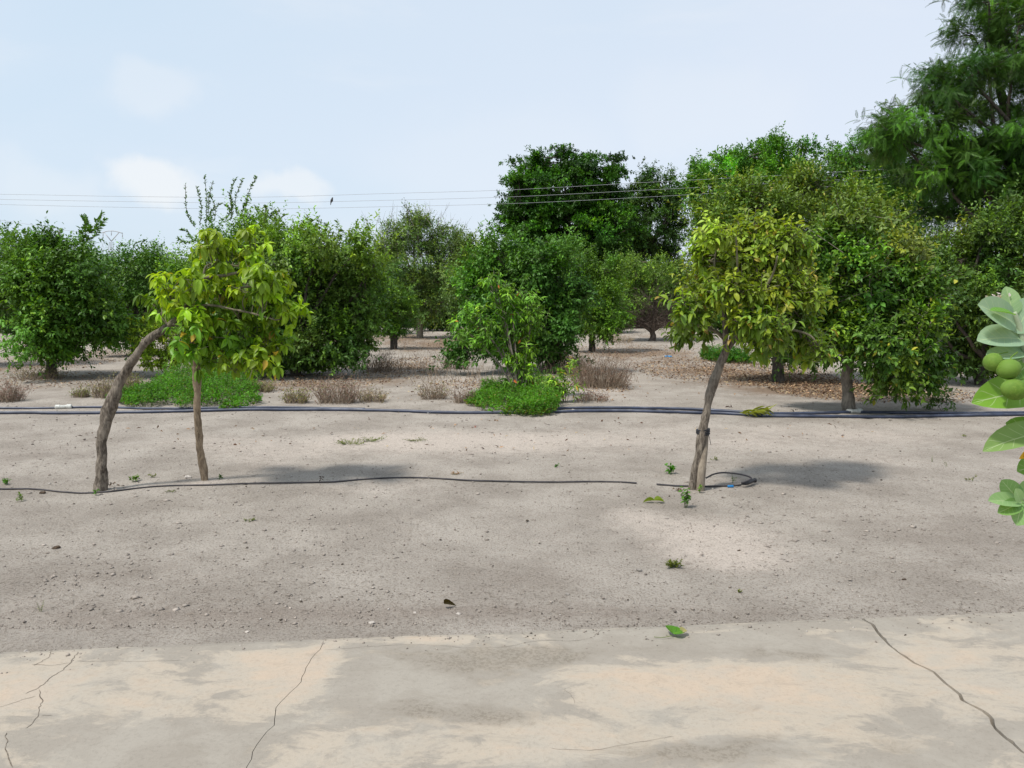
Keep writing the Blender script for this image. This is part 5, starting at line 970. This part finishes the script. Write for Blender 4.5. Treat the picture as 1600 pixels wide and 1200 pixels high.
# ------------------------------------------------------------------ uncountable bits
def bits():
    rng = np.random.default_rng(77)
    # pebbles and crumbs
    n = 16000; y = 3.65+(rng.random(n)**1.9)*8.5; x = rng.uniform(-1, 1, n)*(y*.72+.3); ok = y > edge_x_to_y(x)+.02; x, y = x[ok], y[ok]; xe = rng.uniform(-3, 3, 900); ye = edge_x_to_y(xe)-np.abs(rng.normal(0, .10, 900)); x = np.concatenate([x, xe]); y = np.concatenate([y, ye]); n = len(x)
    oct_ = np.array([(1, 0, 0), (0, 1, 0), (-1, 0, 0), (0, -1, 0), (0, 0, .8), (0, 0, -.8), ], float); Fc = np.array([(0, 1, 4), (1, 2, 4), (2, 3, 4), (3, 0, 4), (1, 0, 5), (2, 1, 5), (3, 2, 5), (0, 3, 5)])
    s = np.clip(np.exp(rng.normal(-5.7, .5, n)), .0015, .014)*(1+.06*(y-3.6)); V = oct_[None]*s[:, None, None]*rng.uniform(.55, 1.35, (n, 6, 1)); a = rng.uniform(0, 6.28, n); ca, sa = np.cos(a)[:, None], np.sin(a)[:, None]
    V = np.stack([V[..., 0]*ca-V[..., 1]*sa*.8+x[:, None], V[..., 0]*sa+V[..., 1]*ca*.8+y[:, None], V[..., 2]*.8+(np.where(y < edge_x_to_y(x), SZ-.002, gz(x, y))+s*.35)[:, None]], -1)
    c = np.array((.27, .232, .20))*np.exp(rng.normal(0, .22, (n, 1))); pm = rng.random(n) < .05; c[pm] = (.45, .41, .37); dm = rng.random(n) < .05; c[dm] = (.08, .065, .05)
    me = mesh('pebbles', V.reshape(-1, 3), [(np.arange(n)[:, None, None]*6+Fc).reshape(-1, 3)], True, np.repeat(c, 6, 0)); tag(link('pebbles', me, M_LITTER), 'fine grit and crumbs scattered over the grey soil', 'gravel', kind='stuff')
    # flat clods of the same soil
    n = 2600; y = 3.8+(rng.random(n)**1.3)*8; x = rng.uniform(-1, 1, n)*(y*.72+.3); k = vnoise(np.stack([x, y, 0*x], -1), 1.1)+rng.normal(0, .25, n) > .05; ok = (y > edge_x_to_y(x)+.05) & k; x, y = x[ok], y[ok]; n = len(x)
    s = np.clip(np.exp(rng.normal(-4.5, .45, n)), .005, .032); V = oct_[None]*s[:, None, None]*rng.uniform(.5, 1.3, (n, 6, 1)); V = np.stack([V[..., 0]+x[:, None], V[..., 1]+y[:, None], V[..., 2]*.45+(gz(x, y))[:, None]+.003], -1)
    c = np.array((.30, .26, .225))*np.exp(rng.normal(0, .14, (n, 1))); me = mesh('soil_clods', V.reshape(-1, 3), [(np.arange(n)[:, None, None]*6+Fc).reshape(-1, 3)], True, np.repeat(c, 6, 0)); tag(link('soil_clods', me, M_LITTER), 'flat crumbling clods of grey soil lying on the bare ground', 'clods', kind='stuff')
    # straws
    n = 3000; y = 3.8+(rng.random(n)**1.4)*8.5; x = rng.uniform(-1, 1, n)*(y*.72+.3); ok = y > edge_x_to_y(x)+.06; x, y = x[ok], y[ok]; n = len(x); a = rng.uniform(0, 6.28, n); L = rng.uniform(.01, .05, n); s = np.stack([x, y, gz(x, y)+.004], -1); t_ = s+np.stack([np.cos(a)*L, np.sin(a)*L, rng.uniform(0, .006, n)], -1); m = (s+t_)/2+np.stack([rng.normal(size=n)*L*.15, rng.normal(size=n)*L*.15, rng.uniform(0, .006, n)], -1)
    V, Q = stems(np.concatenate([s, m]), np.concatenate([m, t_]), .0011, .0008); tag(link('straw_bits', mesh('straw_bits', V, [Q]), plain('straw', (.19, .155, .12), .9, .35, 3)), 'thin dry straws and rootlets lying on the bare soil', 'straw', kind='stuff')
    # leaf litter under the trees
    Pp = []
    for px, py, rx, ry, k in [(640, 575, 70, 18, 1500), (700, 540, 110, 12, 1200), (1000, 552, 130, 16, 2200), (1150, 583, 150, 22, 4200), (1260, 600, 110, 18, 2200), (740, 600, 70, 8, 450), (1370, 614, 160, 16, 2400), (130, 555, 170, 14, 1600), (60, 596, 150, 16, 800), (480, 598, 130, 12, 1100), (940, 602, 50, 12, 500), (1560, 575, 130, 22, 2200), (30, 575, 100, 16, 700), (560, 530, 260, 10, 1200), (900, 525, 400, 8, 1500), (1400, 545, 320, 12, 1600), (800, 600, 600, 30, 900), (1210, 570, 60, 20, 1200), (800, 680, 700, 30, 120)]:
        c = G(px, py); a = G(px, py-ry); b = G(px, py+ry); ly = (a.y-b.y)/2; lx = rx*c.y/F; r = rng.random(k)**.6; th = rng.uniform(0, 6.28, k); Pp.append(np.stack([c.x+lx*r*np.cos(th), (a.y+b.y)/2+ly*r*np.sin(th), 0*r], -1))
    p = np.concatenate(Pp); p = p[p[:, 1] > 5]; n = len(p); p[:, 2] = gz(p[:, 0], p[:, 1])+.006+rng.random(n)*.02
    c = np.array((.27, .175, .105))*np.exp(rng.normal(0, .35, (n, 1))); q = rng.random(n) < .2; c[q] = np.array((.40, .31, .19))*np.exp(rng.normal(0, .2, (q.sum(), 1))); q = rng.random(n) < .25; c[q] = (.10, .055, .035)
    me = leaves('leaf_litter', p, unit(rng.normal(size=(n, 3))*np.array([1, 1, .35])), unit(rng.normal(size=(n, 3))*.6+np.array([0, 0, 1])), rng.uniform(.03, .07, n), rng.uniform(.012, .032, n), c, T_SMALL)
    tag(link('leaf_litter', me, M_LITTER), 'brown and orange dead leaves lying under the orchard trees', 'leaf litter', kind='stuff')
    # low sparse dead stalks in the far clearings
    n = 1500; px = rng.uniform(560, 1000, n); py = rng.uniform(545, 600, n); s = np.array([tuple(G(a, b)) for a, b in zip(px, py)]); k = fbm(s, .8, 2) > .05; s = s[k]; n = len(s); s[:, 2] = gz(s[:, 0], s[:, 1]); d = unit(np.stack([rng.normal(size=n)*.4, rng.normal(size=n)*.4, np.ones(n)], -1)); t_ = s+d*rng.uniform(.08, .4, (n, 1))
    V, Q = stems(s, t_, .004, .002); tag(link('dead_stalks', mesh('dead_stalks', V, [Q]), M_DRY), 'sparse dead weed stalks standing in the clearing behind the pipes', 'dead weeds', kind='stuff')
bits()

# ------------------------------------------------------------------ power lines, bird, pylon
M_WIRE = plain('wire_metal', (.36, .37, .39), .5, .1, 5, .5)
for k, (pts, lab) in enumerate([([(-400, 299), (0, 303.5), (200, 307), (400, 308), (600, 302.5), (800, 296.5), (1000, 285.5), (1200, 275), (1500, 258)], 'topmost of the three power lines crossing the sky'),
                                ([(-400, 304), (0, 311.5), (200, 315), (400, 317), (600, 313), (800, 307.5), (1000, 297.5), (1200, 287), (1500, 270)], 'middle one of the three power lines, the bird sitting on it'),
                                ([(-400, 310), (0, 319.5), (200, 324), (400, 326.5), (600, 323), (800, 318), (1000, 308.5), (1200, 297), (1500, 280)], 'lowest of the three power lines crossing the sky')]):
    Yw = 38.0; tb = Tubes(); tb.add(smooth_path([P(x, y, Yw+k*.0) for x, y in pts], 120), .0075, 6)
    tag(link('power_line', tb.mesh('power_line'), M_WIRE), lab, 'power line', 'power lines across the sky')
tb = Tubes(); tb.add(smooth_path([P(-60, 338, 240), P(0, 344, 240), P(60, 353, 240), P(120, 362, 240), P(163, 364, 240)], 40), .05, 5); tag(link('power_line', tb.mesh('power_line'), M_WIRE), 'faint distant wire running down to the far pylon at left', 'power line')
c = P(518, 315, 38); e = empty('bird', c, 'small dark bird perched on the middle power line', 'bird')
tb = Tubes(); tb.add(smooth_path([c+Vector((-.05, 0, -.16)), c+Vector((-.025, 0, -.03)), c+Vector((.01, 0, .05)), c+Vector((.035, 0, .13)), c+Vector((.05, 0, .17)), c+Vector((.085, 0, .175))], 22), [.014, .022, .05, .062, .045, .035, .034, .008], 10); link('body', tb.mesh('body'), plain('dark_feathers', (.05, .045, .045), .7), e)
g = P(174, 600, 250); g.z = 0; e = empty('pylon', g, 'far lattice pylon top with a V-shaped head showing above the trees at left', 'pylon')
M_PY = plain('pylon_steel', (.42, .44, .46), .5, .1, 1, .4)
pp = lambda x, y: P(x, y, 250)
tb = Tubes(); top = pp(174, 378)
for dx in (-.5, .5):
    for dy in (-.5, .5): tb.add([Vector((g.x+dx*2.4, 250+dy*2.4, 0)), top+Vector((dx*.8, dy*.8, 0))], .10, 4)
for k in range(9):
    z0 = top.z*k/9; z1 = top.z*(k+1)/9; w0 = 1.2-.8*k/9; w1 = 1.2-.8*(k+1)/9
    for s in (-1, 1): tb.add([Vector((g.x-w0*s, 250-w0, z0)), Vector((g.x+w1*s, 250-w1, z1))], .05, 4)
link('mast', tb.mesh('mast', False), M_PY, e)
tb = Tubes(); tb.add([pp(174, 377), pp(162.5, 363)], .16, 5); tb.add([pp(174, 377), pp(186, 363)], .16, 5); tb.add(smooth_path([pp(160, 363.5), pp(167, 361.3), pp(174, 360.8), pp(182, 361.6), pp(191.5, 364.5)], 14), .16, 5); link('crossarm', tb.mesh('crossarm'), M_PY, e)
for x, y0, y1 in ((174, 361, 368), (191.3, 364.5, 371), (161, 363.5, 370)):
    tb = Tubes(); tb.add([pp(x, y0), pp(x, y0+(y1-y0)*.5), pp(x, y1)], [.06, .14, .10], 6); link('insulator', tb.mesh('insulator'), M_PY, e)
